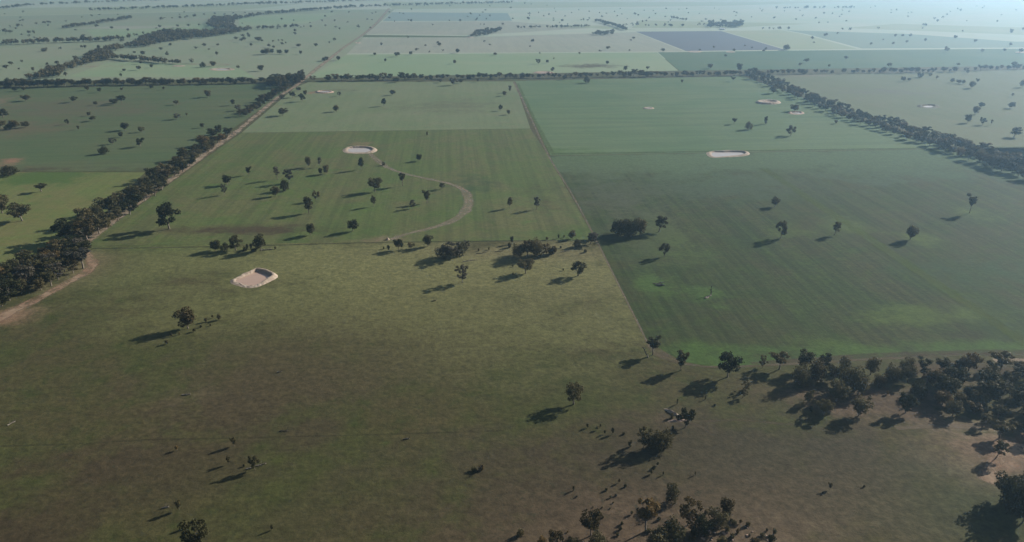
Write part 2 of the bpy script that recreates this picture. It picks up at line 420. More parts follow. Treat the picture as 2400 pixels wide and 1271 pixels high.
sheet('far_field', [(0, 38), (560, 24), (700, 10), (0, 20)], 0.06, M_FAR_Y, 60)
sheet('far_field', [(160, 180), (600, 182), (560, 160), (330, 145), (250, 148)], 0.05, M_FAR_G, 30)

ground()

# bright unsown strip between two crop runs on the right
M_STRIP = track_material('weedy_green_strip', (0.095, 0.150, 0.034), (0.112, 0.148, 0.042), 0.5, 0, 0.5)
strip('weedy_strip', [(1790, 395), (1960, 508), (2090, 595), (2260, 708), (2420, 815)], 11, 0.032, M_STRIP)
strip('weedy_strip', [(1212, 196), (1250, 280), (1292, 358)], 9, 0.032, M_STRIP, 10)
strip('weedy_strip', [(1292, 361), (1500, 358), (1800, 353), (2400, 345)], 8, 0.033, M_STRIP, 14)

M_DIRT = track_material('pale_dirt', (0.36, 0.285, 0.21), (0.25, 0.185, 0.13), 1.0, 0, 0.75)
M_DIRT_RED = track_material('red_dirt', (0.30, 0.19, 0.13), (0.36, 0.26, 0.18), 0.9, 0, 0.8)
M_WORN = track_material('worn_track', (0.26, 0.215, 0.16), (0.32, 0.26, 0.195), 0.7, 0.2, 0.5)
M_FAINT = track_material('faint_track', (0.19, 0.15, 0.105), (0.24, 0.19, 0.14), 0.7, 0, 0.5)
strip('dirt_road', [(188, 580), (250, 530), (300, 493), (370, 443), (430, 400), (490, 355), (545, 316), (575, 292), (618, 256), (660, 222), (690, 204), (712, 186), (740, 163), (775, 136), (805, 112), (835, 92), (858, 76), (885, 52), (912, 20)],
      [8, 9, 9, 8, 9, 10, 11, 8, 10, 9, 10, 10, 12, 12, 10, 10, 12, 14, 14], 0.05, M_DIRT)
strip('dirt_track', [(186, 578), (212, 605), (213, 630), (160, 662), (90, 700), (0, 745), (-80, 790)], [6, 8, 9, 9, 9, 12, 12], 0.045, M_DIRT_RED)
strip('farm_track', [(868, 361), (893, 383), (915, 396), (955, 409), (1010, 421), (1058, 432), (1088, 447), (1098, 470), (1090, 496), (1060, 518), (1010, 535), (955, 548), (915, 562)],
      [7, 8, 6, 5, 5, 6, 9, 11, 11, 9, 6, 5, 7], 0.04, M_WORN)
strip('fence_track', [(1205, 192), (1242, 272), (1285, 364), (1340, 455), (1396, 560), (1450, 668), (1517, 802)], [6, 4, 2.6, 2, 1.8, 1.6, 1.6], 0.045, M_FAINT)
M_TRACE2 = track_material('headland_trace', (0.16, 0.125, 0.09), (0.20, 0.155, 0.115), 0.55, 0, 0.8)
strip('headland_track', [(1520, 806), (1550, 832), (1600, 852), (1650, 860), (1760, 858), (1900, 850), (2080, 840), (2250, 832), (2500, 830)], [4, 8, 4, 2.5, 2.5, 4, 4, 4, 4], 0.045, M_TRACE2)
strip('headland_track', [(1760, 852), (1900, 843), (2080, 832), (2300, 826), (2500, 824)], [3, 5, 6, 6, 6], 0.05, track_material('bare_headland', (0.09, 0.072, 0.05), (0.12, 0.09, 0.066), 0.6, 0, 0.6))
strip('dirt_track', [(2100, 1004), (2200, 999), (2295, 1000)], [4, 4, 6], 0.045, M_FAINT)
strip('dirt_track', [(2440, 1028), (2380, 1062), (2340, 1092), (2312, 1130)], [14, 14, 12, 8], 0.045, M_DIRT_RED)
strip('dirt_track', [(2330, 846), (2400, 844), (2500, 842)], [5, 5, 5], 0.06, M_DIRT)
M_TRACE = track_material('stock_trace', (0.14, 0.11, 0.075), (0.18, 0.14, 0.10), 0.4, 0, 0.9)
strip('stock_track', [(1555, 958), (1590, 978), (1640, 988), (1720, 984), (1790, 990), (1880, 997)], [2, 4, 2, 2, 2, 2], 0.045, M_TRACE)
strip('stock_track', [(1600, 985), (1650, 1005), (1668, 1018)], [2, 2, 2], 0.05, M_TRACE)
strip('stock_track', [(0, 1046), (200, 1040), (320, 1032), (600, 1026), (980, 1016), (1180, 1010)], 1.5, 0.05, track_material('dark_rut', (0.05, 0.05, 0.025), (0.06, 0.055, 0.03), 0.35, 0, 0.9))
strip('field_edge', [(215, 583), (520, 578), (940, 568), (1396, 563)], 3, 0.05, track_material('grass_edge', (0.05, 0.075, 0.03), (0.12, 0.11, 0.06), 0.7, 0, 0.5))

# ------------------------------------------------------------------ haze
def haze():
    x0, x1, y0, y1, z0, z1 = -7400, 7400, -600, 13300, -1.0, CAM_H + 8
    v = [(x, y, z) for z in (z0, z1) for y in (y0, y1) for x in (x0, x1)]
    f = [(0, 2, 3, 1), (4, 5, 7, 6), (0, 1, 5, 4), (2, 6, 7, 3), (0, 4, 6, 2), (1, 3, 7, 5)]
    me = bpy.data.meshes.new('haze')
    me.from_pydata(v, [], f)
    m = bpy.data.materials.new('haze')
    m.use_nodes = True
    nt = m.node_tree
    nt.nodes.remove(nt.nodes['Principled BSDF'])
    pv = nt.nodes.new('ShaderNodeVolumePrincipled')
    pv.inputs['Color'].default_value = (*HAZE_COLOR, 1)
    pv.inputs['Density'].default_value = HAZE_DENSITY
    pv.inputs['Anisotropy'].default_value = HAZE_ANISO
    nt.links.new(pv.outputs[0], nt.nodes['Material Output'].inputs['Volume'])
    m.cycles.homogeneous_volume = True
    me.materials.append(m)
    tag(mesh_obj('haze', me), kind='stuff')
haze()

# ------------------------------------------------------------------ tree materials
def leaf_material(name, a, b, transl=0.28):
    t = NT(name)
    oi = t.new('ShaderNodeObjectInfo')
    tc = t.new('ShaderNodeTexCoord')
    mp = t.new('ShaderNodeMapping'); mp.inputs['Scale'].default_value = (6, 6, 6)
    t.l(tc.outputs['Object'], mp.inputs['Vector'])
    n = t.noise(mp.outputs[0], 3, 0.7)
    fac = t.math('ADD', t.math('MULTIPLY', oi.outputs['Random'], 0.6), t.math('MULTIPLY', t.math('SUBTRACT', n, 0.3), 0.9))
    col = t.mix(t.ramp(fac, 0.15, 0.9), a, b)
    t.l(col, t.b.inputs['Base Color'])
    t.b.inputs['Roughness'].default_value = 0.6
    t.b.inputs['Specular IOR Level'].default_value = 0.08
    tr = t.new('ShaderNodeBsdfTranslucent')
    t.l(col, tr.inputs['Color'])
    mx = t.new('ShaderNodeMixShader'); mx.inputs[0].default_value = transl
    t.l(t.b.outputs[0], mx.inputs[1]); t.l(tr.outputs[0], mx.inputs[2])
    t.l(mx.outputs[0], t.out.inputs['Surface'])
    return t.m
M_LEAF = leaf_material('gum_leaves', (0.030, 0.034, 0.013), (0.130, 0.108, 0.050))  # lighter brown tone raised to paint sunlit tips into the crowns
M_LEAF_G = leaf_material('grey_leaves', (0.070, 0.066, 0.050), (0.105, 0.090, 0.066))
M_LEAF_B = leaf_material('brown_sunlit_leaves', (0.060, 0.048, 0.020), (0.170, 0.115, 0.045))  # brown foliage; also paints the sunlit crowns of the bottom scrub
def bark_material():
    t = NT('bark')
    n = t.noise(t.mapping((1.5, 1.5, 0.4)), 3, 0.7)
    t.l(t.mix(t.ramp(n, 0.35, 0.65), (0.10, 0.08, 0.062), (0.24, 0.20, 0.165)), t.b.inputs['Base Color'])
    t.b.inputs['Roughness'].default_value = 0.9
    return t.m
M_BARK = bark_material()

# ------------------------------------------------------------------ tree shapes (unit height)
def tube(V, Fc, pts, rads, n=5):
    base = len(V)
    for i, p in enumerate(pts):
        d = (pts[min(i + 1, len(pts) - 1)] - pts[max(i - 1, 0)]).normalized()
        a = d.orthogonal().normalized(); b = d.cross(a)
        for k in range(n):
            an = 2 * math.pi * k / n
            V.append(p + (a * math.cos(an) + b * math.sin(an)) * rads[i])
    for i in range(len(pts) - 1):
        for k in range(n):
            q, r = base + i * n + k, base + i * n + (k + 1) % n
            Fc.append((q, r, r + n, q + n))
    Fc.append(tuple(base + (len(pts) - 1) * n + k for k in range(n)))

def limb(V, Fc, a, b, r0, r1, rg, wob=0.04, n=5, seg=3):
    pts, rads = [], []
    for i in range(seg + 1):
        t = i / seg
        p = a.lerp(b, t)
        if 0 < i < seg: p = p + Vector((rg.uniform(-wob, wob), rg.uniform(-wob, wob), rg.uniform(-wob, wob) * 0.5))
        pts.append(p); rads.append(r0 + (r1 - r0) * t)
    tube(V, Fc, pts, rads, n)

def leaves(V, Fc, c, r, n, size, rg, up=0.25):
    """leaf clumps over and through one lobe"""
    for _ in range(n):
        d = Vector((rg.gauss(0, 1), rg.gauss(0, 1), rg.gauss(0, 1))).normalized()
        rad = rg.uniform(0.45, 1.0) ** 0.6 * (1 + 0.12 * rg.gauss(0, 1))
        p = c + Vector((d.x * r.x, d.y * r.y, d.z * r.z)) * rad
        nn = (d + Vector((rg.gauss(0, .6), rg.gauss(0, .6), rg.gauss(0, .6) + up))).normalized()
        a = nn.orthogonal().normalized()
        a = (Matrix.Rotation(rg.uniform(0, 6.28), 3, nn) @ a)
        b = nn.cross(a)
        s = size * rg.uniform(0.6, 1.35)
        i = len(V)
        V += [p + a * s, p + b * s * 0.8, p - a * s * 0.9 - nn * s * 0.3, p - b * s * 0.75]
        Fc.append((i, i + 1, i + 2, i + 3))

def to_mesh(name, V, Fc, mats, idx=None):
    me = bpy.data.meshes.new(name)
    me.from_pydata([tuple(v) for v in V], [], Fc)
    for m in mats: me.materials.append(m)
    if idx is not None: me.polygons.foreach_set('material_index', idx)
    return me

def gum(seed, lobes=11, spread=0.36, base=0.30, top=1.0, lobe=0.17, flat=0.7, dens=95, leaf=0.040, trunk=0.028, stems=1, lean=0.0, bias=0.0, vase=0.0):
    """returns (crown verts/faces, trunk verts/faces, crown width)"""
    rg = random.Random(seed)
    CV, CF, TV, TF = [], [], [], []
    fork = Vector((lean * base, rg.uniform(-.02, .02), base * 0.75))
    roots = []
    for s in range(stems):
        off = Vector((rg.uniform(-.05, .05), rg.uniform(-.05, .05), 0)) if stems > 1 else Vector((0, 0, 0))
        f = fork + off * 2.2
        limb(TV, TF, off + Vector((0, 0, -0.02)), f, trunk * 1.15, trunk * 0.75, rg, 0.015, 6)
        roots.append(f)
    for i in range(lobes):
        t = (i + 0.5) / lobes
        z = base + (top - base - lobe * flat) * (t ** 0.85) + rg.uniform(-.03, .03)
        h = (z - base) / max(top - base, 1e-3)
        prof = (math.sin(math.pi * min(1, 0.18 + 0.74 * h)) ** 0.7) if not vase else (0.35 + 0.75 * h)
        an = i * 2.399 + rg.uniform(-.5, .5)
        rr = spread * prof * rg.uniform(0.35, 1.0)
        c = Vector((math.cos(an) * rr + lean * z + bias * h, math.sin(an) * rr, z))
        r = lobe * rg.uniform(0.72, 1.2)
        leaves(CV, CF, c, Vector((r, r, r * flat)), int(dens * (r / lobe) ** 2), leaf, rg)
        f = min(roots, key=lambda q: (q - c).length)
        limb(TV, TF, f, c - Vector((0, 0, r * 0.2)), trunk * 0.55, trunk * 0.15, rg, 0.03, 4)
    w = max(v.x for v in CV) - min(v.x for v in CV)
    w = 0.5 * (w + max(v.y for v in CV) - min(v.y for v in CV))
    mx = max(v.z for v in CV)
    return CV, CF, TV, TF, w, mx

KINDS = {
    'round':   dict(seed=1, lobes=14, spread=0.34, base=0.26, lobe=0.19, flat=0.85, dens=105),
    'wide':    dict(seed=2, lobes=15, spread=0.46, base=0.34, lobe=0.19, flat=0.6, dens=100, trunk=0.034),
    'clumpy':  dict(seed=3, lobes=9, spread=0.46, base=0.28, lobe=0.175, flat=0.75, dens=140, trunk=0.034),
    'tall':    dict(seed=4, lobes=11, spread=0.22, base=0.32, lobe=0.13, flat=0.85, dens=80, leaf=0.034, trunk=0.022),
    'sparse':  dict(seed=5, lobes=13, spread=0.32, base=0.32, lobe=0.12, flat=0.7, dens=80, leaf=0.034, trunk=0.022),
    'twin':    dict(seed=6, lobes=14, spread=0.44, base=0.28, lobe=0.17, flat=0.7, dens=90, stems=2),
    'vase':    dict(seed=7, lobes=12, spread=0.34, base=0.30, lobe=0.15, flat=0.75, dens=85, vase=1.0, trunk=0.026),
    'leaning': dict(seed=8, lobes=11, spread=0.30, base=0.32, lobe=0.15, flat=0.75, dens=85, lean=0.22, bias=0.08),
    'bushy':   dict(seed=9, lobes=16, spread=0.50, base=0.10, lobe=0.24, flat=0.85, dens=110, stems=2),
    'umbrella': dict(seed=10, lobes=14, spread=0.46, base=0.48, lobe=0.15, flat=0.55, dens=90, vase=0.6, trunk=0.030),
    'thin':    dict(seed=11, lobes=9, spread=0.16, base=0.40, lobe=0.10, flat=0.9, dens=55, leaf=0.032, trunk=0.016),
    'wispy':   dict(seed=12, lobes=16, spread=0.36, base=0.26, lobe=0.12, flat=0.7, dens=70, leaf=0.034, trunk=0.020),
    'sapling': dict(seed=13, lobes=6, spread=0.16, base=0.30, lobe=0.19, flat=1.1, dens=45, leaf=0.07, trunk=0.03),
    'pole':    dict(seed=14, lobes=6, spread=0.10, base=0.15, lobe=0.16, flat=1.2, dens=40, leaf=0.07, trunk=0.03),
    'bush':    dict(seed=15, lobes=7, spread=0.45, base=0.12, lobe=0.36, flat=0.9, dens=45, leaf=0.12, trunk=0.04, stems=2),
}
PROTO = {}
def proto(kind, leafm, var):
    key = (kind, leafm.name, var)
    if key not in PROTO:
        k = dict(KINDS[kind]); k['seed'] = k['seed'] * 31 + var * 7 + 5
        CV, CF, TV, TF, w, mx = gum(**k)
        PROTO[key] = (to_mesh(kind + '_crown', CV, CF, [leafm]), to_mesh(kind + '_trunk', TV, TF, [M_BARK]), w, mx)
        smooth(PROTO[key][1])
    return PROTO[key]

LEAF = {'n': M_LEAF, 'g': M_LEAF_G, 'b': M_LEAF_B}
def tree(name, x, y, h, w, kind, label, cat, group=None, leaf='n', world_pt=None, hm=None, wm=None):
    B = world_pt if world_pt is not None else at(x, y)
    hh = hm if hm is not None else height_for(B, h)
    ww = wm if wm is not None else w * px_m(B)
    crown, trunk, cw, mx = proto(kind, LEAF[leaf], rng.randrange(3))
    root = empty(name, (B.x, B.y, 0.0))
    root.rotation_euler = (0, 0, rng.uniform(0, 6.28) if KINDS[kind].get('lean', 0) == 0 else rng.uniform(-0.5, 0.5))
    root.scale = (ww / cw, ww / cw, hh / mx)
    mesh_obj('crown', crown, root)
    mesh_obj('trunk', trunk, root)
    return tag(root, label, cat, group)

# ------------------------------------------------------------------ scattered paddock trees: x y height width (photograph pixels), shape, foliage | label
G_FLAT = 'paddock trees in the left dark crop field'
G_CROP = 'paddock trees in the striped field left of the fence track'
G_NEAR = 'trees scattered over the near pasture'
G_RIGHT = 'paddock trees in the right crop field'
G_MID = 'paddock trees in the grazed field below the long tree belt'
G_PALE = 'paddock trees in the pale pasture beyond the right tree belt'
G_WOOD = 'trees of the open woodland at lower right'
G_BOT = 'trees of the rocky scrub at the bottom edge'
G_FAR = 'trees standing in the fields beyond the long tree belt'
TREES = [
(G_FLAT, """
61 237 15 22 wide n|grey spreading gum at upper left of the dark field, close to bare red soil
36 214 10 12 round n|small gum against the belt at the dark field's far left corner
57 213 10 11 round n|small dark gum touching the belt, just right of the corner tree
173 240 14 20 wide n|flat topped gum with long shadow on the brown upper part of the dark field
205 212 11 12 round n|bushy gum growing right under the long belt above the flat topped gum
233 217 11 12 vase n|heart shaped gum just below the long belt on the left
286 214 9 9 vase n|small upright gum under the belt, above the touching pair
224 247 10 10 round n|small round gum left of the touching pair in the dark field
267 246 15 20 wide n|lower left tree of the touching pair in the dark field
285 241 18 22 wide n|upper right tree of the touching pair in the dark field
356 208 8 10 round n|small gum under the belt at the middle of the dark field's upper edge
384 211 8 7 round n|tiny gum under the belt, right of the small one at mid edge
488 228 17 19 round n|full round gum with long shadow in the upper right of the dark field
414 246 11 15 wide n|small spreading gum between the full round gum and the touching pair
547 247 14 12 vase n|upper of two close gums beside the roadside belt's far end
559 260 14 17 wispy g|pale grey lower one of two close gums beside the roadside belt's far end
209 272 10 9 round n|small upper tree of a stacked pair at the middle of the dark field
218 284 12 18 wide n|wider lower tree of a stacked pair at the middle of the dark field
158 292 13 10 clumpy n|small clumpy gum at the right end of a long dark grass streak
184 304 10 7 round n|tiny narrow gum right of the dark grass streak
293 306 19 22 round n|broad dark gum with hard shadow, right of centre in the dark field
333 310 13 16 clumpy n|open crowned gum just right of the broad dark gum
284 322 13 14 round n|round gum just below the broad dark gum
265 338 13 19 wispy g|pale thin crowned gum between the round gum and the black bushy one
329 344 20 23 clumpy n|clumpy open gum nearest the roadside belt in the dark field
244 361 20 24 bushy n|black bushy gum lowest in the dark field
415 280 14 20 wispy g|greyish spreading gum alone right of the dark field's middle
438 273 8 6 thin n|tiny thin tree just right of the greyish spreading gum
474 300 12 11 round n|small gum close to the roadside belt in the dark field
8 276 22 30 clumpy n|upper gum of the cluster cut by the left edge of the photo
4 300 18 26 wide n|gum of the left edge cluster over bare pinkish soil
36 302 22 26 round n|largest dark gum of the left edge cluster
20 304 14 18 bushy n|low bushy gum in front of the left edge cluster
60 299 15 19 round n|separate round gum at the right of the left edge cluster
22 412 26 42 bushy n|large black bush at the left edge beside red soil
"""),
('trees in the yellow green field at left', """
97 450 19 29 umbrella n|small umbrella shaped gum below the vivid green patch
52 518 41 54 wide n|large open crowned gum in the yellow green field at left
6 500 44 50 round n|dark gum cut by the left edge, beside the large open crowned gum
"""),
(G_CROP, """
397 537 58 60 clumpy n|big three lobed gum with double shadow alone beside the dirt road
583 411 20 14 vase n|small slim gum nearest the roadside belt in the striped field
533 434 22 26 vase n|dark upper gum of the overlapping pair in the striped field
526 457 27 16 wispy g|thin grey lower gum of the overlapping pair in the striped field
724 392 26 16 round n|upright gum highest of the group left of the curved track
751 392 24 10 thin g|bare looking thin tree right of the highest gum in the group
765 408 22 18 round n|round gum on the right of a tight pair below the thin tree
751 409 16 11 round n|small gum on the left of the tight pair below the thin tree
650 421 32 16 thin g|tall see through grey gum at the left of the tree group
678 429 32 23 sparse g|tall sparse gum behind the dark leaning crown in the group
668 447 29 26 bushy n|dark heavy crown in the middle of the left tree group
647 460 24 23 round n|lowest dark gum of the left tree group, half in shadow
741 471 25 19 clumpy n|small clumpy gum behind the tall trunked dark gum
724 500 38 24 vase n|dark gum on a visible tall trunk below the left tree group
847 398 30 16 tall n|tall narrow gum below the pale oval dam
899 388 9 9 bush n|small dark bush on the curved track near the pale dam
982 378 17 15 round n|round gum alone right of the curved track's upper end
879 450 34 33 wide n|wide flat crowned gum on a pale trunk inside the track's curve
944 436 31 19 umbrella n|tall gum with mop top, right of the wide flat crowned gum
876 484 27 14 tall n|narrow diamond shaped gum below the wide flat crowned gum
1034 444 15 16 leaning n|small tilted gum touching the inside of the curved track
1001 476 31 19 vase n|fan shaped gum with a low second clump inside the curved track
967 489 21 16 wispy g|thin grey gum left of the fan shaped gum
728 551 29 25 round n|neat round gum with long shadow near the field's lower edge
827 542 28 28 round n|broad round gum right of the neat round one near the lower edge
1195 488 27 16 tall n|left one of two lone gums between curved track and fence track
1258 491 29 17 sparse g|greyer right one of two lone gums near the fence track
1001 318 10 5 pole n|tiny dark upright tree near the field's upper boundary
"""),
('trees in the row above the muddy dam', """
505 588 26 32 round n|left round gum of the row above the muddy dam
528 588 20 22 bushy n|low grey gum between left and middle gums above the muddy dam
553 587 32 36 clumpy n|middle clumpy gum of the row above the muddy dam
612 588 38 34 round n|tallest dark gum at the right end of the row above the muddy dam
"""),
('trees along the rough strip below the striped field', """
935 586 26 27 wide n|spreading gum beside a pale heap at the strip's left end
911 588 14 9 sapling n|tiny sapling left of the spreading gum at the strip's left end
964 583 14 18 wispy b|low thin tree between spreading gum and round gum on the strip
1003 578 28 26 round n|round dark gum on the strip, left of the grey thicket
1040 604 34 40 bushy g|left bush of the grey thicket in the rough strip
1060 606 38 44 wispy g|middle greyest tree of the grey thicket in the rough strip
1078 598 30 34 bushy n|right dark bush of the grey thicket in the rough strip
1093 590 26 18 wispy g|leafless looking tree at the right end of the grey thicket
1200 572 18 10 vase n|small upright gum on the strip's upper edge left of the brown thicket
1194 580 12 12 bush n|low bush at the foot of the small upright gum on the strip
1214 600 30 34 bushy n|leftmost dark tree of the brown thicket
1236 603 40 42 wide b|brown crowned tree at the centre of the brown thicket
1256 600 44 40 bushy n|tallest tree of the brown thicket
1274 600 30 32 wispy b|thin brown tree at the right of the brown thicket
1292 596 20 26 bush b|straggling scrub at the far right of the brown thicket
1342 560 19 21 round n|neat round gum on the strip's upper edge near the fence track
1352 579 20 22 bushy n|dark bush below the neat round gum near the fence track
1383 572 25 28 leaning g|crooked sparse gum where the rough strip meets the fence track
1388 562 16 26 umbrella g|flat topped grey tree at the end of the fence track
"""),
(G_NEAR, """
1084 663 43 31 wispy g|tall pale see through gum alone below the grey thicket
1232 641 33 40 wide n|broad gum with two stems below the brown thicket
1354 646 36 37 twin n|two stemmed gum right of the broad one, near the fence track
441 770 48 50 round b|round reddish brown gum with long black shadow in the near pasture
1530 832 40 38 umbrella n|dark gum with tilted flat crown at the lower end of the fence track
1596 868 46 30 vase n|open upright gum beside the headland track
1705 884 56 60 wide n|large domed gum with big shadow beside the headland track
1346 948 48 48 twin n|leafy gum with curved hanging branches alone in the near pasture
1606 1002 48 42 clumpy n|gum on a bent trunk beside the pale dug soil
1545 1052 46 56 bushy n|dense dark crown right of the sparse one in the shaded clump
1508 1050 46 40 wispy n|sparse open crown at the left of the shaded clump
1560 1040 36 40 bushy n|upper dark crown of the shaded clump toward the bent trunk gum
597 1102 34 25 clumpy n|gum with fallen wood beside it at lower left
464 1300 76 70 wide n|large open gum cut by the bottom edge at left
550 1046 21 13 vase n|slim young gum, higher of three with long shadows at lower left
537 1088 19 11 vase n|slim young gum left of the one with fallen wood
420 1196 24 14 vase n|slim young gum left of centre near the bottom, pale wood beside it
"""),
(G_RIGHT, """
1447 550 38 40 bushy n|left tree of the dark clump beside the fence track
1476 555 46 46 bushy n|biggest middle tree of the dark clump beside the fence track
1500 552 40 40 round n|right tree of the dark clump beside the fence track
1462 546 34 30 round n|back tree of the dark clump beside the fence track
1543 544 38 33 leaning n|leaning gum just right of the dark clump
1557 602 34 25 clumpy n|two lobed gum below the leaning gum
1816 485 21 25 vase n|heart shaped gum at the middle of the right crop field
1830 558 41 29 clumpy n|ragged tall gum below the heart shaped gum
1955 551 32 20 leaning n|small gum with a bare branch above, right of the ragged gum
2133 563 34 30 round n|round gum on vivid grass in the right crop field
2272 500 44 27 umbrella n|tall gum on a long thin trunk near the right edge
1853 318 25 24 clumpy n|open gum below the dam that has a tree on its bank
1959 290 9 10 round n|small gum close to the diagonal belt in the green crop
1754 304 21 18 bushy n|dark blocky gum between two lighter ones in the green crop
1720 291 14 14 umbrella n|small gum left of the dark blocky one
1794 291 19 9 pole n|slim pointed tree right of the dark blocky one
1861 261 17 21 round n|dark dome gum on the bank of the small white dam
1812 219 18 21 round n|gum just left of the diagonal belt, above the ring dam
1375 195 19 15 bushy n|square dark gum just under the long belt
1323 187 11 12 round n|small gum touching the long belt left of the square dark one
1598 196 10 7 vase n|tiny gum alone under the long belt
1718 191 11 13 umbrella n|small mushroom shaped gum under the belt near the diagonal belt
"""),
(G_MID, """
663 271 18 26 wide n|broad gum with long shadow beside the dirt road bend
789 262 16 17 round n|dark gum with long shadow below the thin gum near the white dam
795 226 11 10 wispy g|thin pale gum right of the white dam
900 249 19 14 tall n|tall oval gum at the middle of the grazed field
920 223 13 15 round n|round gum above the tall oval one
709 238 20 17 clumpy n|ragged gum, lowest of the cluster at the road crossing
716 224 13 12 round n|round gum right of the cluster at the road crossing
686 229 14 18 wide n|spreading gum in the middle of the cluster at the road crossing
662 234 13 14 wispy g|greyish gum of the crossing cluster next to the dirt road
700 213 9 13 round n|highest small gum of the cluster at the road crossing
1182 225 12 12 round n|small gum beside a taller one near the field's upper right corner
1195 217 17 9 tall n|taller gum at the field's upper right corner
1174 260 15 11 twin n|stacked looking gum left of the green crop edge
1192 269 12 10 round n|small gum right of the stacked looking one
928 193 12 18 round n|gum in front of the long belt, left of the middle
1063 200 18 20 clumpy n|tallest of the group in front of the long belt at the middle
1032 194 8 14 wide n|low gum left of the group in front of the long belt
1080 195 10 12 round n|small gum right of the group in front of the long belt
1120 193 10 9 vase n|tiny gum in front of the long belt, right of the group
"""),
(G_PALE, """
2116 191 12 12 round n|left tree of three near the belt in the pale pasture
2130 190 8 11 round n|small middle tree of three near the belt in the pale pasture
2156 182 14 15 bushy n|bushy right tree of three near the belt in the pale pasture
2180 180 8 10 sparse n|thin small tree right of the bushy one by the belt
2195 187 10 7 thin g|faint thin tree in the upper pale pasture
2232 194 11 11 round n|leftmost of the upper group in the pale pasture
2246 196 10 12 round n|second from left of the upper group in the pale pasture
2258 197 10 11 round n|third from left of the upper group in the pale pasture
2276 207 17 17 round n|largest and lowest of the upper group in the pale pasture
2291 194 10 9 vase n|rightmost of the upper group in the pale pasture
2267 174 10 9 sparse n|small tree standing against the belt above the upper group
2299 252 13 15 round n|top tree of the slanting trio right of the white dam
2285 268 20 18 round n|middle tree of the slanting trio right of the white dam
2267 288 20 15 round n|bottom tree of the slanting trio right of the white dam
2302 293 18 16 clumpy n|gum right of the slanting trio's bottom tree
2322 294 14 6 thin g|thin dead looking tree right of the slanting trio
2371 254 15 17 round n|round gum toward the right edge, level with the white dam
2372 228 10 7 thin g|small sparse tree above the round gum at right
2396 205 18 14 round n|dark gum cut by the right edge in the pale pasture
2375 322 24 25 leaning n|lopsided gum lowest in the pale pasture near the right edge
"""),
(G_WOOD, """
1826 866 38 46 umbrella n|flat crowned gum with a pale double trunk left of the woodland
1787 862 28 22 wispy n|small ragged tree left of the flat crowned double trunk gum
1884 868 46 40 tall n|tall leafy gum rising at the woodland's left top edge
1930 866 36 38 clumpy n|clumpy gum right of the tall leafy one at the woodland's left
1980 868 30 30 round n|round gum with visible stem on the bare headland
2040 878 42 38 round n|heavy round gum between two lobes of the woodland
1874 900 48 52 bushy n|front dark crown of the left woodland lobe
1915 890 44 50 bushy b|reddish brown crown inside the left woodland lobe
1955 892 36 36 wide n|low crown beside the reddish brown one
1990 910 58 64 bushy n|wide dark crown at the right of the left woodland lobe
2010 925 40 44 round n|lower dark crown behind the dome edged gum
1960 940 44 60 wide n|dome edged gum with hooked shadow below the left lobe
1893 945 30 26 clumpy n|small bushy gum on a thin trunk below the left lobe
1930 972 34 46 wide n|flat gum beside the pink bare soil
2012 975 44 48 round n|full dark gum right of the pink bare soil
2122 968 44 46 clumpy n|leafy gum with ring shaped shadow below the woodland gap
2090 890 36 48 bushy n|dark long crown in the gap between the woodland lobes
2060 905 30 34 bushy b|brownish low crown at the left of the gap between lobes
2152 930 34 44 bushy n|low dark crown at the woodland's left edge above bare ground
2333 1074 40 32 leaning n|bare limbed gum alone on the red dirt slope at right
1748 915 22 24 wispy n|small scrubby tree right of the large dome's shadow
1742 932 20 18 sparse n|thin scrub tree below the small scrubby one
"""),
(G_BOT, """
1572 1178 44 36 bushy n|dark egg shaped tree standing apart above the bottom scrub
1513 1246 70 56 umbrella b|gum with sunlit golden top on a bent trunk near the bottom
1384 1256 56 50 wide b|gum with orange lit crown at the bottom edge
1612 1232 62 54 wispy b|open crowned gum with brown tips right of the golden topped one
1700 1212 44 40 round b|round gum with olive lit top at the right of the bottom scrub
1680 1236 44 50 bushy n|dark crown below the olive topped gum
1640 1252 46 54 bushy n|dark spreading crown at the middle of the bottom scrub
1570 1276 62 70 bushy n|dark wide crown cut by the bottom edge
1540 1290 50 60 round n|leftmost dark crown cut by the bottom edge beside the bent trunk
1400 1290 40 60 bushy n|low dark crown under the orange lit gum
1300 1286 36 44 wispy b|twiggy brown scrub tree at the bottom edge
1340 1290 34 40 bushy n|dark scrub between the twiggy brown one and the orange lit gum
2378 1196 78 84 bushy n|massive dark gum at the lower right corner
2352 1172 62 58 round n|upper left crown of the dark mass at the lower right corner
2408 1168 70 64 bushy n|right hand crown of the dark mass, cut by the right edge
2396 1226 46 50 wide n|lowest crown at the right edge below the dark mass
"""),
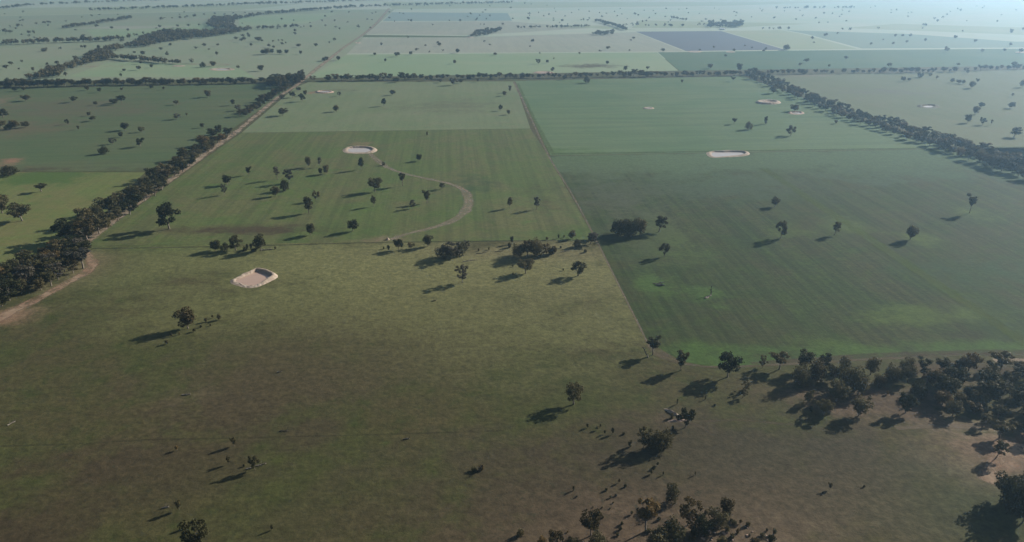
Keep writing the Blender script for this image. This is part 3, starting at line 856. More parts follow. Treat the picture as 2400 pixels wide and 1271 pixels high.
(G_FAR, """
612 167 15 18 round n|lone round gum with shadow above the belt left of the road
766 142 10 12 round n|right one of two gums touching the far dirt road
759 144 10 12 round n|left one of two gums touching the far dirt road
794 142 11 12 round n|dark gum just right of the far dirt road
705 128 10 8 round n|small gum right of the two far clumps
616 128 12 14 round n|left tree of the far left clump
627 128 15 16 round n|middle tree of the far left clump
637 126 12 12 round n|right tree of the far left clump
655 127 11 13 round n|left tree of the far right clump
672 127 11 11 round n|right tree of the far right clump
605 98 12 16 wide n|spreading gum above the two far clumps
878 130 7 9 round n|leftmost small gum along the tan and green boundary
931 133 11 14 wide n|wide gum on the tan and green boundary
963 129 9 9 round n|gum right of the wide one on the tan and green boundary
903 146 9 7 vase n|tiny gum in the bright field below the wide one
1072 125 11 12 round n|round gum on the boundary at mid picture
1065 150 10 10 round n|gum in the bright field below the mid boundary gum
1161 130 7 10 round n|small gum on the boundary right of mid picture
1262 150 12 13 clumpy n|dark gum in the bright field above the roadside dam
1283 148 8 9 round n|smaller gum right of the dark one above the roadside dam
1292 169 12 11 leaning n|leaning gum on the bank of the roadside dam
1423 151 9 9 round n|gum near the brown patch above the long belt
1465 166 12 11 round n|left gum standing behind the belt right of the brown patch
1517 166 11 11 umbrella n|right gum standing behind the belt right of the brown patch
1664 161 12 16 round n|bushy gum alone in the blue green field behind the belt
1732 166 18 18 round n|tallest gum at the junction of the long and diagonal belts
1843 117 14 20 bushy n|bushy clump at the tip of the dark ploughed triangle
500 156 13 18 round n|right gum of two beside the pale far dam
476 158 14 14 bushy n|left gum of two beside the pale far dam
450 149 12 11 wispy n|thin gum left of the two beside the pale far dam
509 131 11 8 tall n|narrow gum alone above the pale far dam
105 121 10 15 bushy n|bushy tree near the left on the far olive plain
335 129 10 13 round n|round tree right of the far creek trees
291 168 7 9 round n|small upper tree of two in the field behind the belt at left
284 181 10 7 tall n|slim lower tree of two in the field behind the belt at left
78 168 11 8 vase n|lone slim tree at the far left behind the belt
355 159 8 9 round n|small tree under the far creek trees, with shadow
"""),
]
for grp, block in TREES:
    for line in block.strip().splitlines():
        nums, label = line.split('|')
        x, y, h, w, kind, lf = nums.split()
        nm = 'shrub' if kind == 'bush' else 'sapling' if kind in ('sapling', 'pole') else 'gum_tree'
        tree(nm, float(x), float(y), float(h), float(w), kind, label, {'gum_tree': 'gum tree'}.get(nm, nm), grp, lf)

# ------------------------------------------------------------------ saplings and bushes: x y height width kind leaf | label
SMALL = [
('sapling', 'young trees beside the brown gum', """
515 750 14 12 sapling n|tallest sapling at the upper right end of the line past the brown gum
499 746 8 6 sapling n|small sapling beside the tallest one past the brown gum
483 755 10 8 pole n|pointed sapling in the line just right of the brown gum
493 764 5 5 bush n|low bush under the pointed sapling right of the brown gum
471 768 6 6 bush n|tiny bush right of the brown gum's foot
455 778 9 9 sapling n|sapling right below the brown gum
421 785 7 5 pole n|thin sapling just below the brown gum's shadow
402 789 9 6 pole n|sapling at the edge of the brown gum's long shadow
391 807 11 10 sapling n|lowest sapling of the line, left below the brown gum
"""),
('sapling', 'small trees at lower left', """
415 1056 11 10 sapling b|small rusty bush tree with shadow, left of the slim young gum
438 1238 14 10 sapling n|sapling behind the big gum cut by the bottom edge
638 1243 14 7 sapling n|lone sapling with shadow near the bottom, left of centre
572 1094 6 6 bush n|tiny bush left of the gum with fallen wood
"""),
('sapling', 'saplings along the rough strip', """
1309 559 10 5 pole n|upright sapling on the grass above the strip near the round gum
1322 557 6 4 pole n|tiny sapling right of the upright one above the strip
1282 562 7 7 bush n|dark bush on the strip's upper edge above the brown thicket
1146 586 7 5 pole n|sapling midway between the grey and brown thickets
1122 589 7 5 pole n|tiny sapling near the grey thicket's right side
1298 588 8 7 bush n|small dark bush right of the brown thicket
1314 582 6 6 bush n|small bush right of the straggling scrub
1372 592 8 9 bush n|low bush at the strip's lower right end
1320 635 6 4 pole n|tiny sapling left of the two stemmed gum
1202 626 5 4 pole n|tiny sapling left of the broad two stem gum
1202 644 5 5 bush n|tiny bush in the broad gum's shadow
580 584 12 7 pole n|left dark pointed sapling between the gums above the muddy dam
589 584 14 7 pole n|right dark pointed sapling between the gums above the muddy dam
575 588 10 12 bush n|dark low bush at the foot of the pointed saplings
596 589 8 14 bush n|low bush left of the tallest gum above the muddy dam
646 584 7 6 bush n|small bush at the right end of the row above the muddy dam
899 584 6 5 bush n|tiny bush at the extreme left of the rough strip
"""),
('sapling', 'saplings on the near pasture at lower middle', """
1587 948 14 5 pole n|dark pointed sapling above the pale dug soil
1574 980 12 9 bush n|dark bush at the left of the pale dug soil
1377 1003 10 7 sapling n|leftmost sapling of the small group left of the shaded clump
1400 1008 9 8 sapling n|second sapling of the small group left of the shaded clump
1407 1000 6 5 pole n|tiny sapling behind the small group left of the shaded clump
1417 1018 10 6 sapling n|thin stemmed sapling in the small group left of the shaded clump
1436 1018 16 9 sapling n|tallest sapling of the small group left of the shaded clump
1462 1018 6 8 bush n|low bush between the small group and the shaded clump
1476 1048 16 11 pole n|dark upright sapling at the left of the shaded clump
1576 1010 12 7 sapling n|sapling just left of the bent trunk gum
1653 937 9 4 pole n|thin sapling below the large dome's shadow
1675 951 4 7 bush n|small round bush near the thin sapling
1541 1092 9 7 sapling n|upper sapling below the shaded clump
1532 1099 8 9 bush n|middle bush below the shaded clump
1527 1112 12 8 sapling n|lower sapling with long shadow below the shaded clump
1554 1114 9 4 pole n|thin sapling right of the lower sapling below the clump
1629 1114 9 4 pole n|lone thin sapling right of the shaded clump
1451 1132 10 7 sapling b|brown sapling on the bare ground left of the egg shaped tree
1465 1142 7 7 bush n|small bush right of the brown sapling
1421 1150 7 7 bush n|small bush left of the brown sapling
1344 1150 11 6 pole n|dark sapling alone left of the brown one
1351 1166 4 6 bush n|low bush below the dark lone sapling
1431 1167 6 7 bush n|left of two bushes on the bare patch
1443 1163 5 6 bush n|right of two bushes on the bare patch
1480 1206 10 8 sapling n|bush sapling left of the golden topped gum
1412 1214 6 8 bush n|bush above the orange lit gum's right side
1458 1230 8 9 bush n|upper bush right of the orange lit gum
1453 1243 8 10 bush n|lower bush right of the orange lit gum
1220 1256 15 19 bush n|round hollow bush alone at the bottom edge
1544 1220 8 10 bush n|bush at the shadow of the egg shaped tree
1945 1147 15 11 vase n|lone small heart shaped tree on bare brown ground at right
1928 1156 3 4 bush n|tiny plant left of the heart shaped small tree
2025 1142 5 6 bush n|tiny bush on the pasture right of the heart shaped tree
2079 925 9 8 sapling b|rusty sapling on bare soil in the woodland gap
2036 942 14 12 sparse n|thin young tree between the pink soil and the rusty sapling
1900 966 16 10 pole n|dark upright young tree left of the flat gum
2357 1050 4 5 bush n|tiny bush on the red slope
"""),
('shrub', 'shrubs scattered among the bottom rocks', """
1753 1232 10 11 bush n|shrub at the upper right among the rocks
1713 1222 7 9 bush n|small shrub beside the olive topped gum
1721 1228 8 16 bush n|wide low shrub below the olive topped gum
1735 1228 10 9 sapling b|golden tipped small shrub among the rocks
1705 1245 12 16 bush n|dark hooked shrub in the middle of the rocks
1728 1250 12 10 bush b|reddish shrub right of the hooked one
1716 1262 10 16 bush n|dark shrub low among the rocks
1797 1245 7 7 bush n|small round shrub right of the rocks
1787 1257 8 14 bush n|shrub left of the upright one at the rocks' right end
1815 1252 14 10 bush n|upright dark shrub at the rocks' right end
1808 1268 14 20 bush n|dark shrub cut by the bottom edge at the rocks' right end
1655 1205 10 12 bush b|brown shrub left of the olive topped gum
1757 1256 5 6 bush n|tiny shrub on the pale rocks
1770 1272 12 22 bush b|brown shrub cut by the bottom edge
1690 1275 16 26 bush n|dark shrub cut by the bottom edge left of the rocks
1620 1268 14 20 bush b|brown shrub at the bottom edge right of the dark wide crown
1270 1272 14 22 bush b|rust coloured scrub at the bottom edge left of the twiggy tree
1448 1256 7 10 bush n|low shrub right of the dark crown under the orange lit gum
1519 1248 8 16 bush n|low shrub at the foot of the bent trunk
1330 1248 4 5 bush b|tiny rusty plant above the twiggy scrub tree
1395 1196 3 5 bush n|leftmost of the tiny shrubs in a row above the orange lit gum
1411 1191 4 5 bush n|second of the tiny shrubs in the row above the orange lit gum
1401 1194 3 4 bush n|lowest of the tiny shrubs in the row above the orange lit gum
1375 1196 3 5 bush n|tiny shrub standing off left of the row above the orange lit gum
1390 1190 3 4 bush n|highest of the tiny shrubs in the row above the orange lit gum
1437 1180 4 5 bush n|tiny shrub beside the pale bare spot
1430 1193 3 5 bush n|tiny shrub below the pale bare spot
"""),
]
for nm, grp, block in SMALL:
    for line in block.strip().splitlines():
        nums, label = line.split('|')
        x, y, h, w, kind, lf = nums.split()
        name = 'shrub' if kind == 'bush' else 'sapling' if kind in ('sapling', 'pole') else 'gum_tree'
        tree(name, float(x), float(y), float(h), float(w), kind, label, {'gum_tree': 'gum tree'}.get(name, name), grp, lf)

# ------------------------------------------------------------------ tree belts, each tree of its own
def walk(px, step_px):
    """points along a pixel polyline with a step that grows and shrinks between its ends"""
    out = []
    carry = 0.0
    total = sum(math.dist(a[:2], b[:2]) for a, b in zip(px, px[1:]))
    run = 0.0
    for a, b in zip(px, px[1:]):
        L = math.dist(a[:2], b[:2])
        d = carry
        while d < L:
            t = d / L
            u = (run + d) / total
            out.append((a[0] + (b[0] - a[0]) * t, a[1] + (b[1] - a[1]) * t, a[2] + (b[2] - a[2]) * t, u))
            d += step_px(u)
        carry = d - L
        run += L
    return out

def belt(name, cat, group, px, step, labels, rows, kinds, leafs='nnnnb', wf=(0.95, 1.4), skip=0.0):
    for ri, (ox, oy, label_add) in enumerate(rows):
        for x, y, h, u in walk(px, step):
            if rng.random() < skip: continue
            k = h / 20.0
            jx, jy = rng.uniform(-4, 4) * k, rng.uniform(-1.5, 1.5) * k
            hh = h * rng.uniform(0.72, 1.18)
            lab = labels[min(int(u * len(labels)), len(labels) - 1)]
            kd, lf = rng.choice(kinds), rng.choice(leafs)
            tree(name, x + ox * k + jx, y + oy * k + jy, hh, hh * rng.uniform(*wf), kd, look(kd, lf, hh / h) + ' ' + lab + label_add, cat, group, lf)

R = ['round', 'round', 'wide', 'clumpy', 'bushy', 'vase', 'leaning', 'sparse', 'umbrella']
LOOK = {'round': 'round', 'wide': 'spreading', 'clumpy': 'clumpy', 'bushy': 'bushy', 'vase': 'fan shaped', 'leaning': 'lopsided', 'sparse': 'open crowned', 'umbrella': 'flat topped', 'wispy': 'see through', 'tall': 'tall narrow', 'twin': 'two stemmed'}
def look(kind, lf, rel):
    return ('tall ' if rel > 1.03 else 'low ' if rel < 0.82 else '') + LOOK[kind] + (' brownish' if lf == 'b' else ' grey' if lf == 'g' else '')
belt('roadside_tree', 'roadside tree', 'trees of the roadside belt beside the dirt road',
     [(538, 318, 19), (500, 349, 22), (450, 388, 26), (400, 432, 31), (350, 470, 35), (300, 510, 40), (250, 545, 44), (205, 572, 46)],
     lambda u: 15 + 17 * u,
     ['gum at the far end of the dense roadside belt',
      'gum in the roadside belt above the yellow green field',
      'gum midway along the roadside belt',
      'gum in the roadside belt beside the yellow green field',
      'gum at the near end of the roadside belt'],
     [(-3, -1.5, ''), (-22, -4, ', back row')], R)
belt('roadside_tree', 'roadside tree', 'trees of the roadside belt beside the dirt road',
     [(684, 206, 13), (655, 222, 14), (628, 240, 16), (600, 262, 17), (572, 276, 18)],
     lambda u: 9 + 2 * u,
     ['gum of the short belt right by the road crossing', 'gum of the short belt below the road crossing', 'gum at the lower end of the short roadside belt'],
     [(-2, 0, ''), (-14, -2, ', back row')], R)
# the wood at the lower end of the belt
def wood(name, cat, group, poly, spacing, hpx, label_of, kinds, leafs, seed):
    rg = random.Random(seed)
    pts = [at(x, y) for x, y in poly]
    def inside(p):
        c = False
        for a, b in zip(pts, pts[1:] + pts[:1]):
            if (a.y > p.y) != (b.y > p.y) and p.x < (b.x - a.x) * (p.y - a.y) / (b.y - a.y) + a.x: c = not c
        return c
    x0, x1 = min(p.x for p in pts), max(p.x for p in pts); y0, y1 = min(p.y for p in pts), max(p.y for p in pts)
    got = []
    for _ in range(6000):
        p = Vector((rg.uniform(x0, x1), rg.uniform(y0, y1), 0))
        if inside(p) and all((p - q).length > spacing for q in got): got.append(p)
    for p in got:
        rel = rg.uniform(0.55, 1.2)
        hm = hpx * rel
        lf, kd = rg.choice(leafs), rg.choice(kinds)
        tree(name, 0, 0, 0, 0, kd, look(kd, lf, rel) + ' ' + label_of(p, lf), cat, group, lf, world_pt=p, hm=hm, wm=hm * rg.uniform(0.85, 1.25))
    return got

def lab_left(p, lf):
    r = row_of(p)
    s = 'gum'
    return s + (' at the top of the wood below the belt' if r < 610 else ' in the middle of the wood at left' if r < 665 else ' at the lower front of the wood at left')
wood('woodland_tree', 'woodland tree', 'trees of the wood at left',
     [(192, 574), (120, 590), (60, 628), (0, 650), (-60, 690), (-80, 752), (0, 722), (70, 692), (130, 668), (200, 632)], 6.6, 11.5, lab_left, R + ['wispy'], 'nnnbg', 3)

def lab_right(p, lf):
    r = row_of(p)
    s = 'gum'
    return s + (' along the top edge of the right hand wood' if r < 880 else ' in the upper middle of the right hand wood' if r < 930 else
                ' in the middle of the right hand wood' if r < 985 else ' at the lower edge of the right hand wood')
wood('woodland_tree', 'woodland tree', G_WOOD,
     [(2120, 872), (2180, 862), (2260, 868), (2420, 866), (2500, 900), (2520, 1040), (2400, 1044), (2320, 1030), (2290, 985), (2225, 985), (2200, 960), (2210, 925), (2160, 905), (2120, 895)], 6.5, 9.2, lab_right, R + ['bushy', 'wide'], 'nnnnb', 5)

# the diagonal belt on the right
belt('belt_tree', 'belt tree', 'trees of the diagonal belt on the right',
     [(1752, 181, 13), (1800, 200, 14), (1860, 228, 15), (1930, 258, 16), (2000, 285, 17), (2090, 313, 19), (2200, 348, 22), (2300, 385, 25), (2440, 428, 28)],
     lambda u: 11 + 12 * u,
     ['gum at the far end of the diagonal belt', 'gum of the diagonal belt above the small dam', 'gum in the middle of the diagonal belt',
      'gum in the diagonal belt below the white dam', 'gum at the near end of the diagonal belt'],
     [(0, 0, ', front row'), (9, -9, ', middle row'), (22, -11, ', far row')], R, 'nnnnb')

# the long east-west belt
belt('belt_tree', 'belt tree', 'trees of the long belt across the picture',
     [(-20, 206, 21), (100, 204, 18), (250, 200, 15), (400, 198, 15), (550, 196, 14), (696, 192, 15)],
     lambda u: 11,
     ['gum at the left end of the long belt', 'gum of the long belt above the touching pair', 'gum of the long belt above the full round gum', 'gum of the long belt close to the road crossing'],
     [(0, 0, '')], R)
belt('belt_tree', 'belt tree', 'trees of the long belt across the picture',
     [(736, 190, 15), (850, 189, 14), (930, 187, 17), (1000, 186, 12), (1150, 184, 13), (1330, 182, 12), (1420, 180, 11), (1490, 180, 18), (1560, 179, 11), (1745, 177, 12), (1900, 173, 11), (2100, 171, 12), (2230, 169, 11), (2320, 164, 12), (2420, 161, 12)],
     lambda u: 12.5,
     ['gum of the long belt just right of the road crossing', 'gum of the long belt above the grazed field', 'gum of the long belt behind the green crop', 'gum of the long belt near the brown patch',
      'gum of the long belt near the diagonal junction', 'gum of the long belt behind the pale pasture', 'gum of the long belt toward the right edge'],
     [(0, 0, '')], R, skip=0.05)
wood('belt_tree', 'belt tree', 'trees of the long belt across the picture', [(620, 205), (660, 208), (712, 192), (706, 184), (650, 190)], 9, 13.5,
     lambda p, lf: 'gum of the clump at the road crossing', R, 'nnnb', 9)

# alike labels in a belt or wood: tell them apart by their order in the picture
def px_x(o):
    B = o.location
    return 1200 + F * B.x / (B.y * math.cos(PITCH) + CAM_H * math.sin(PITCH))
alike = {}
for o in COL.objects:
    if o.get('category') in ('roadside tree', 'belt tree', 'woodland tree'): alike.setdefault(o['label'], []).append(o)
for lab, os_ in alike.items():
    if 2 <= len(os_) <= 3:
        os_.sort(key=px_x)
        for o, w_ in zip(os_, ('left', 'right') if len(os_) == 2 else ('left', 'middle', 'right')): o['label'] = lab + ', ' + w_

# ------------------------------------------------------------------ far trees nobody could count
def far_mass(name, label, specs, seed):
    rg = random.Random(seed)
    V, Fc, mi = [], [], []
    def add(p, h, w):
        n = 60 if h * 1.0 / px_m(p) > 7 else 30
        for _ in range(3): 
            c = Vector((p.x + rg.uniform(-.2, .2) * w, p.y + rg.uniform(-.2, .2) * w, h * rg.uniform(.5, .72)))
            k = len(Fc)
            leaves(V, Fc, c, Vector((w * .38, w * .38, h * .3)), n // 3, 0.16 * min(w, h), rg)
            mi.extend([0] * (len(Fc) - k))
        k = len(Fc)
        limb(V, Fc, Vector((p.x, p.y, -0.1)), Vector((p.x, p.y, h * .6)), h * .03, h * .02, rg, 0, 4, 1)
        mi.extend([1] * (len(Fc) - k))
    for s in specs:
        if s[0] == 'row':
            _, pts, spc, h, wid = s
            P = [at(x, y) for x, y in pts]
            for a, b in zip(P, P[1:]):
                n = max(1, int((b - a).length / spc))
                for i in range(n):
                    p = a.lerp(b, (i + rg.random()) / n) + Vector((rg.uniform(-1, 1) * wid, rg.uniform(-1, 1) * wid, 0))
                    hh = h * rg.uniform(.65, 1.2)
                    add(p, hh, hh * rg.uniform(.8, 1.3))
        elif s[0] == 'area':
            _, poly, spc, h = s
            pts = [at(x, y) for x, y in poly]
            x0, x1 = min(p.x for p in pts), max(p.x for p in pts); y0, y1 = min(p.y for p in pts), max(p.y for p in pts)
            n = int((x1 - x0) * (y1 - y0) / spc ** 2)
            for _ in range(n):
                p = Vector((rg.uniform(x0, x1), rg.uniform(y0, y1), 0))
                c = False
                for a, b in zip(pts, pts[1:] + pts[:1]):
                    if (a.y > p.y) != (b.y > p.y) and p.x < (b.x - a.x) * (p.y - a.y) / (b.y - a.y) + a.x: c = not c
                if c:
                    hh = h * rg.uniform(.65, 1.2); add(p, hh, hh * rg.uniform(.8, 1.3))
        elif s[0] == 'pts':
            for x, y, hp in s[1]:
                p = at(x, y); hh = hp * px_m(p) * 1.02
                add(p, hh, hh * rg.uniform(.8, 1.3))
    me = to_mesh(name, V, Fc, [M_LEAF, M_BARK], mi)
    tag(mesh_obj(name, me), label, None, None, 'stuff')

far_mass('creek_woodland', 'hazy band of creek trees winding over the far left plain', [
    ('area', [(310, 112), (330, 92), (380, 78), (500, 76), (600, 68), (560, 78), (480, 90), (400, 98), (340, 112)], 11, 12),
    ('area', [(488, 60), (500, 44), (560, 42), (545, 60), (560, 68), (500, 70)], 14, 13),
    ('row', [(540, 48), (610, 36), (700, 28), (830, 18), (1000, 12), (1200, 8)], 7, 13, 14),
    ('row', [(0, 106), (60, 104), (140, 100), (230, 98), (300, 93)], 8, 13, 9),
    ('row', [(195, 142), (250, 122), (300, 112), (340, 104)], 7, 13, 14), ('area', [(200, 150), (215, 130), (270, 126), (262, 142)], 10, 12),
    ('row', [(85, 188), (120, 176), (150, 166), (205, 148), (260, 134)], 6, 12, 9), ('area', [(82, 186), (110, 168), (150, 165), (140, 182)], 9, 11),
    ('row', [(260, 138), (330, 143), (370, 147), (420, 151)], 6, 11, 7), ('row', [(150, 68), (230, 56), (310, 44)], 8, 12, 8), ('row', [(210, 26), (330, 22), (520, 15), (640, 8)], 9, 13, 8),
    ('row', [(0, 22), (60, 14), (200, 8), (420, 0)], 10, 14, 20), ('row', [(600, 12), (800, 5), (1000, -4)], 10, 14, 10), ('row', [(0, 80), (30, 79)], 9, 12, 6), ('row', [(66, 80), (86, 80)], 8, 11, 5),
    ('row', [(580, 70), (640, 68), (700, 65)], 10, 11, 8), ('row', [(30, 64), (70, 60), (160, 52)], 30, 11, 20), ('row', [(360, 48), (420, 44), (470, 38)], 18, 11, 20),
], 21)
far_mass('shelterbelt_mass', 'hazy straight shelterbelts and clumps far beyond the tan fields', [
    ('row', [(1212, 67), (1268, 66)], 6, 9, 4), ('row', [(1278, 66), (1380, 64)], 6, 9, 4), ('row', [(1396, 50), (1440, 62), (1468, 72)], 6, 10, 5),
    ('area', [(1384, 84), (1395, 78), (1438, 76), (1434, 84)], 12, 9), ('area', [(1105, 88), (1115, 76), (1150, 72), (1185, 70), (1150, 82)], 13, 11),
    ('row', [(1470, 62), (1540, 62), (1580, 64)], 14, 10, 6), ('area', [(1652, 66), (1660, 56), (1740, 56), (1742, 66)], 18, 13), ('row', [(1575, 43), (1608, 49)], 8, 9, 5),
    ('row', [(1825, 21), (1930, 20), (2010, 20)], 14, 12, 20), ('row', [(1785, 70), (1850, 70)], 13, 9, 4), ('row', [(2090, 26), (2105, 26)], 10, 11, 5),
    ('row', [(180, 99), (270, 96)], 10, 11, 5), ('row', [(990, 190), (1000, 190)], 8, 9, 3),
], 22)
rr = random.Random(77)
scatter = []
for (xa, xb, ya, yb, n) in [(0, 600, 30, 100, 60), (0, 400, 100, 180, 22), (600, 900, 30, 72, 26), (900, 1400, 10, 62, 60), (1400, 1900, 20, 64, 60), (1900, 2400, 15, 110, 56), (1850, 2400, 110, 160, 12), (560, 860, 60, 120, 18), (860, 1250, 90, 122, 8), (1600, 1850, 110, 160, 4)]:
    for _ in range(n):
        y = rr.uniform(ya, yb); scatter.append((rr.uniform(xa, xb), y, rr.uniform(0.6, 1.1) * (4.2 + y * 0.045)))
scatter += [(1243, 112, 6), (1265, 128, 6), (1358, 128, 6), (1406, 123, 6), (1425, 117, 9), (1475, 122, 6), (1553, 122, 9), (1485, 93, 7), (1479, 98, 6), (1027, 104, 7), (1006, 125, 6), (977, 120, 7), (956, 90, 6), (1298, 140, 5), (640, 100, 6), (652, 98, 6), (662, 98, 6), (670, 103, 6),
            (1640, 120, 6), (1720, 122, 8), (1762, 114, 6), (1795, 118, 7), (52, 148, 7), (134, 150, 7), (45, 165, 6), (315, 126, 7), (478, 110, 9), (459, 116, 7), (510, 109, 7), (491, 119, 6), (400, 109, 8), (393, 126, 6), (559, 162, 9), (772, 103, 6)]
far_mass('far_scattered_trees', 'tiny hazy trees dotted over the farthest fields', [('pts', scatter)], 23)

# ------------------------------------------------------------------ dead wood
def wood_material():
    t = NT('weathered_wood')
    n = t.noise(t.mapping((0.8, 0.8, 0.8)), 4, 0.7)
    t.l(t.mix(t.ramp(n, 0.35, 0.65), (0.10, 0.082, 0.066), (0.26, 0.225, 0.19)), t.b.inputs['Base Color'])
    t.b.inputs['Roughness'].default_value = 0.9
    return t.m
M_WOOD = wood_material()
def char_material():
    t = NT('charred_wood')
    n = t.noise(t.mapping((0.9, 0.9, 0.9)), 4, 0.7)
    t.l(t.mix(t.ramp(n, 0.35, 0.65), (0.03, 0.026, 0.024), (0.07, 0.06, 0.052)), t.b.inputs['Base Color'])
    t.b.inputs['Roughness'].default_value = 0.9
    return t.m
M_CHAR = char_material()

def fallen_log(x, y, length, ang, label, rad=0.35, mat=None):
    length, rad = length * 0.8, rad * 0.75
    rg = random.Random(int(x * 7 + y))
    p = at(x, y)
    root = empty('fallen_log', p)
    root.rotation_euler = (0, 0, math.radians(ang))
    V, Fc = [], []
    limb(V, Fc, Vector((-length / 2, 0, rad)), Vector((length / 2, 0, rad * 0.8)), rad, rad * 0.5, rg, 0.15, 8, 5)
    me = to_mesh('log_trunk', V, Fc, [mat or M_WOOD]); smooth(me)
    mesh_obj('trunk', me, root)
    for i in range(4):
        V, Fc = [], []
        s = Vector((length * (i * 0.18 - 0.2), 0, rad))
        e = s + Vector((length * rg.uniform(.1, .25), length * rg.uniform(-.3, .3), rg.uniform(.4, 1.6)))
        limb(V, Fc, s, e, rad * .45, rad * .12, rg, 0.1, 5, 3)
        mesh_obj('branch', to_mesh('log_branch', V, Fc, [mat or M_WOOD]), root)
    tag(root, label, 'log', 'fallen timber on the near pasture')
fallen_log(437, 926, 5.0, 8, 'fallen grey branch alone in the left of the near pasture', 0.4)
fallen_log(27, 993, 4.2, 65, 'short pale log near the left edge of the near pasture', 0.35)
fallen_log(388, 1191, 3.2, 15, 'small pale log beside the slim young gum near the bottom', 0.35)
fallen_log(612, 1090, 5.0, 25, 'fallen wood right of the gum at lower left', 0.3)
fallen_log(586, 1099, 4.0, 20, 'pale log left of the gum at lower left', 0.35)
fallen_log(952, 1030, 3.4, 10, 'dark fallen branch alone near the middle of the near pasture', 0.35, M_CHAR)
fallen_log(1017, 706, 3.5, 20, 'short dark log below the pale see through gum', 0.35, M_CHAR)
fallen_log(665, 1011, 4.5, 8, 'flat dark branch on the brown patch at lower middle left', 0.3, M_CHAR)
fallen_log(625, 586, 9, 10, 'fallen timber at the foot of the tallest gum above the muddy dam', 0.45)
fallen_log(655, 873, 3.0, 15, 'small pale stick log on the brown pasture at left middle', 0.3)
fallen_log(1100, 612, 12, 25, 'long fallen branch along the lower side of the grey thicket', 0.35)
fallen_log(1128, 594, 9, 12, 'fallen timber between the grey and brown thickets', 0.3, M_CHAR)
fallen_log(1170, 590, 8, 15, 'dark fallen timber left of the brown thicket', 0.3, M_CHAR)
fallen_log(1325, 590, 9, 20, 'fallen timber right of the brown thicket', 0.3)

def dead_tree(x, y, h, label, seed, n=7, mat=None, lean=0.15):
    rg = random.Random(seed)
    p = at(x, y)
    root = empty('dead_tree', p)
    hm = height_for(p, h)
    V, Fc = [], []
    top = Vector((lean * hm, 0, hm))
    limb(V, Fc, Vector((0, 0, -.1)), top, hm * .06, hm * .02, rg, hm * .03, 7, 5)
    mesh_obj('trunk', to_mesh('dead_trunk', V, Fc, [mat or M_WOOD]), root)
    for i in range(n):
        V, Fc = [], []
        s = Vector((0, 0, 0)).lerp(top, 0.25 + 0.7 * i / n)
        a = i * 2.4
        e = s + Vector((math.cos(a), math.sin(a), 0.7)) * hm * rg.uniform(.2, .42)
        limb(V, Fc, s, e, hm * .026, hm * .006, rg, hm * .03, 5, 3)
        mesh_obj('branch', to_mesh('dead_branch', V, Fc, [mat or M_WOOD]), root)
    tag(root, label, 'dead tree', 'dead trees')
    return root
dead_tree(1666, 692, 22, 'blackened dead stump standing on a vivid green patch in the right crop', 5, 4, M_CHAR, -0.05)
fallen_log(1660, 697, 7.5, 42, 'pale fallen trunk lying at the foot of the blackened stump', 0.55)
dead_tree(1519, 838, 26, 'leaning bare dead tree beside the dark gum at the fence track end', 6, 5, M_WOOD, -0.5)
dead_tree(1118, 1106, 16, 'low collapsed dead tree with rusty twigs in the bottom pasture', 8, 10, M_CHAR, 0.7)
tree('shrub', 1128, 1102, 12, 14, 'bush', 'rusty bush growing through the collapsed dead tree', 'shrub', None, 'b')
tree('shrub', 1112, 1104, 9, 16, 'bush', 'dark bush at the left of the collapsed dead tree', 'shrub', None, 'n')

# heap of pale logs on the green patch in the crop: each log a part
root = tag(empty('log_heap', at(1542, 667)), 'heap of pale old logs on the round vivid green patch in the crop', 'log heap')
rgl = random.Random(4)
for i in range(9):
    V, Fc = [], []
    a = Vector((rgl.uniform(-3, 1.5), rgl.uniform(-2.4, 2.4), 0.3 + 0.25 * (i % 3)))
    limb(V, Fc, a, a + Vector((rgl.uniform(2, 4), rgl.uniform(-1, 1), rgl.uniform(-.1, .2))), 0.32, 0.18, rgl, 0.05, 6, 2)
    mesh_obj('log', to_mesh('heap_log', V, Fc, [M_WOOD]), root)

# ------------------------------------------------------------------ farm dams
def soil_material(name, a, b, c):
    t = NT(name)
    n = t.noise(t.mapping((1 / 5.0,) * 3), 5, 0.7)
    n2 = t.noise(t.mapping((1 / 1.3, 1 / 1.3, 1 / 0.5)), 3, 0.7)
    col = t.mix(t.ramp(n, 0.35, 0.65), a, b)
    t.l(t.mix(t.ramp(n2, 0.5, 0.8, 0, .6), col, c), t.b.inputs['Base Color'])
    t.b.inputs['Roughness'].default_value = 0.95
    bp = t.new('ShaderNodeBump'); bp.inputs['Strength'].default_value = 0.7; bp.inputs['Distance'].default_value = 0.5
    t.l(n2, bp.inputs['Height']); t.l(bp.outputs[0], t.b.inputs['Normal'])
    return t.m
M_BANK = soil_material('pale_clay_bank', (0.42, 0.34, 0.265), (0.34, 0.255, 0.19), (0.24, 0.17, 0.12))
M_BANK_R = soil_material('red_clay_bank', (0.36, 0.24, 0.18), (0.44, 0.33, 0.26), (0.26, 0.17, 0.12))
def water_material(name, colr, rough=0.08, spec=0.5):
    t = NT(name)
    n = t.noise(t.mapping((1 / 9.0, 1 / 3.0, 1)), 3, 0.6)
    t.l(t.mix(t.ramp(n, 0.3, 0.7), colr, tuple(c * 0.93 for c in colr)), t.b.inputs['Base Color'])
    t.b.inputs['Roughness'].default_value = rough
    t.b.inputs['Specular IOR Level'].default_value = spec
    bp = t.new('ShaderNodeBump'); bp.inputs['Strength'].default_value = 0.15; bp.inputs['Distance'].default_value = 0.05
    n2 = t.noise(t.mapping((1.2, 2.0, 1)), 2, 0.5)
    t.l(n2, bp.inputs['Height']); t.l(bp.outputs[0], t.b.inputs['Normal'])
    return t.m
M_MUD = water_material('muddy_water', (0.47, 0.325, 0.245), 0.12)
M_MILK = water_material('milky_water', (0.50, 0.44, 0.40), 0.10)

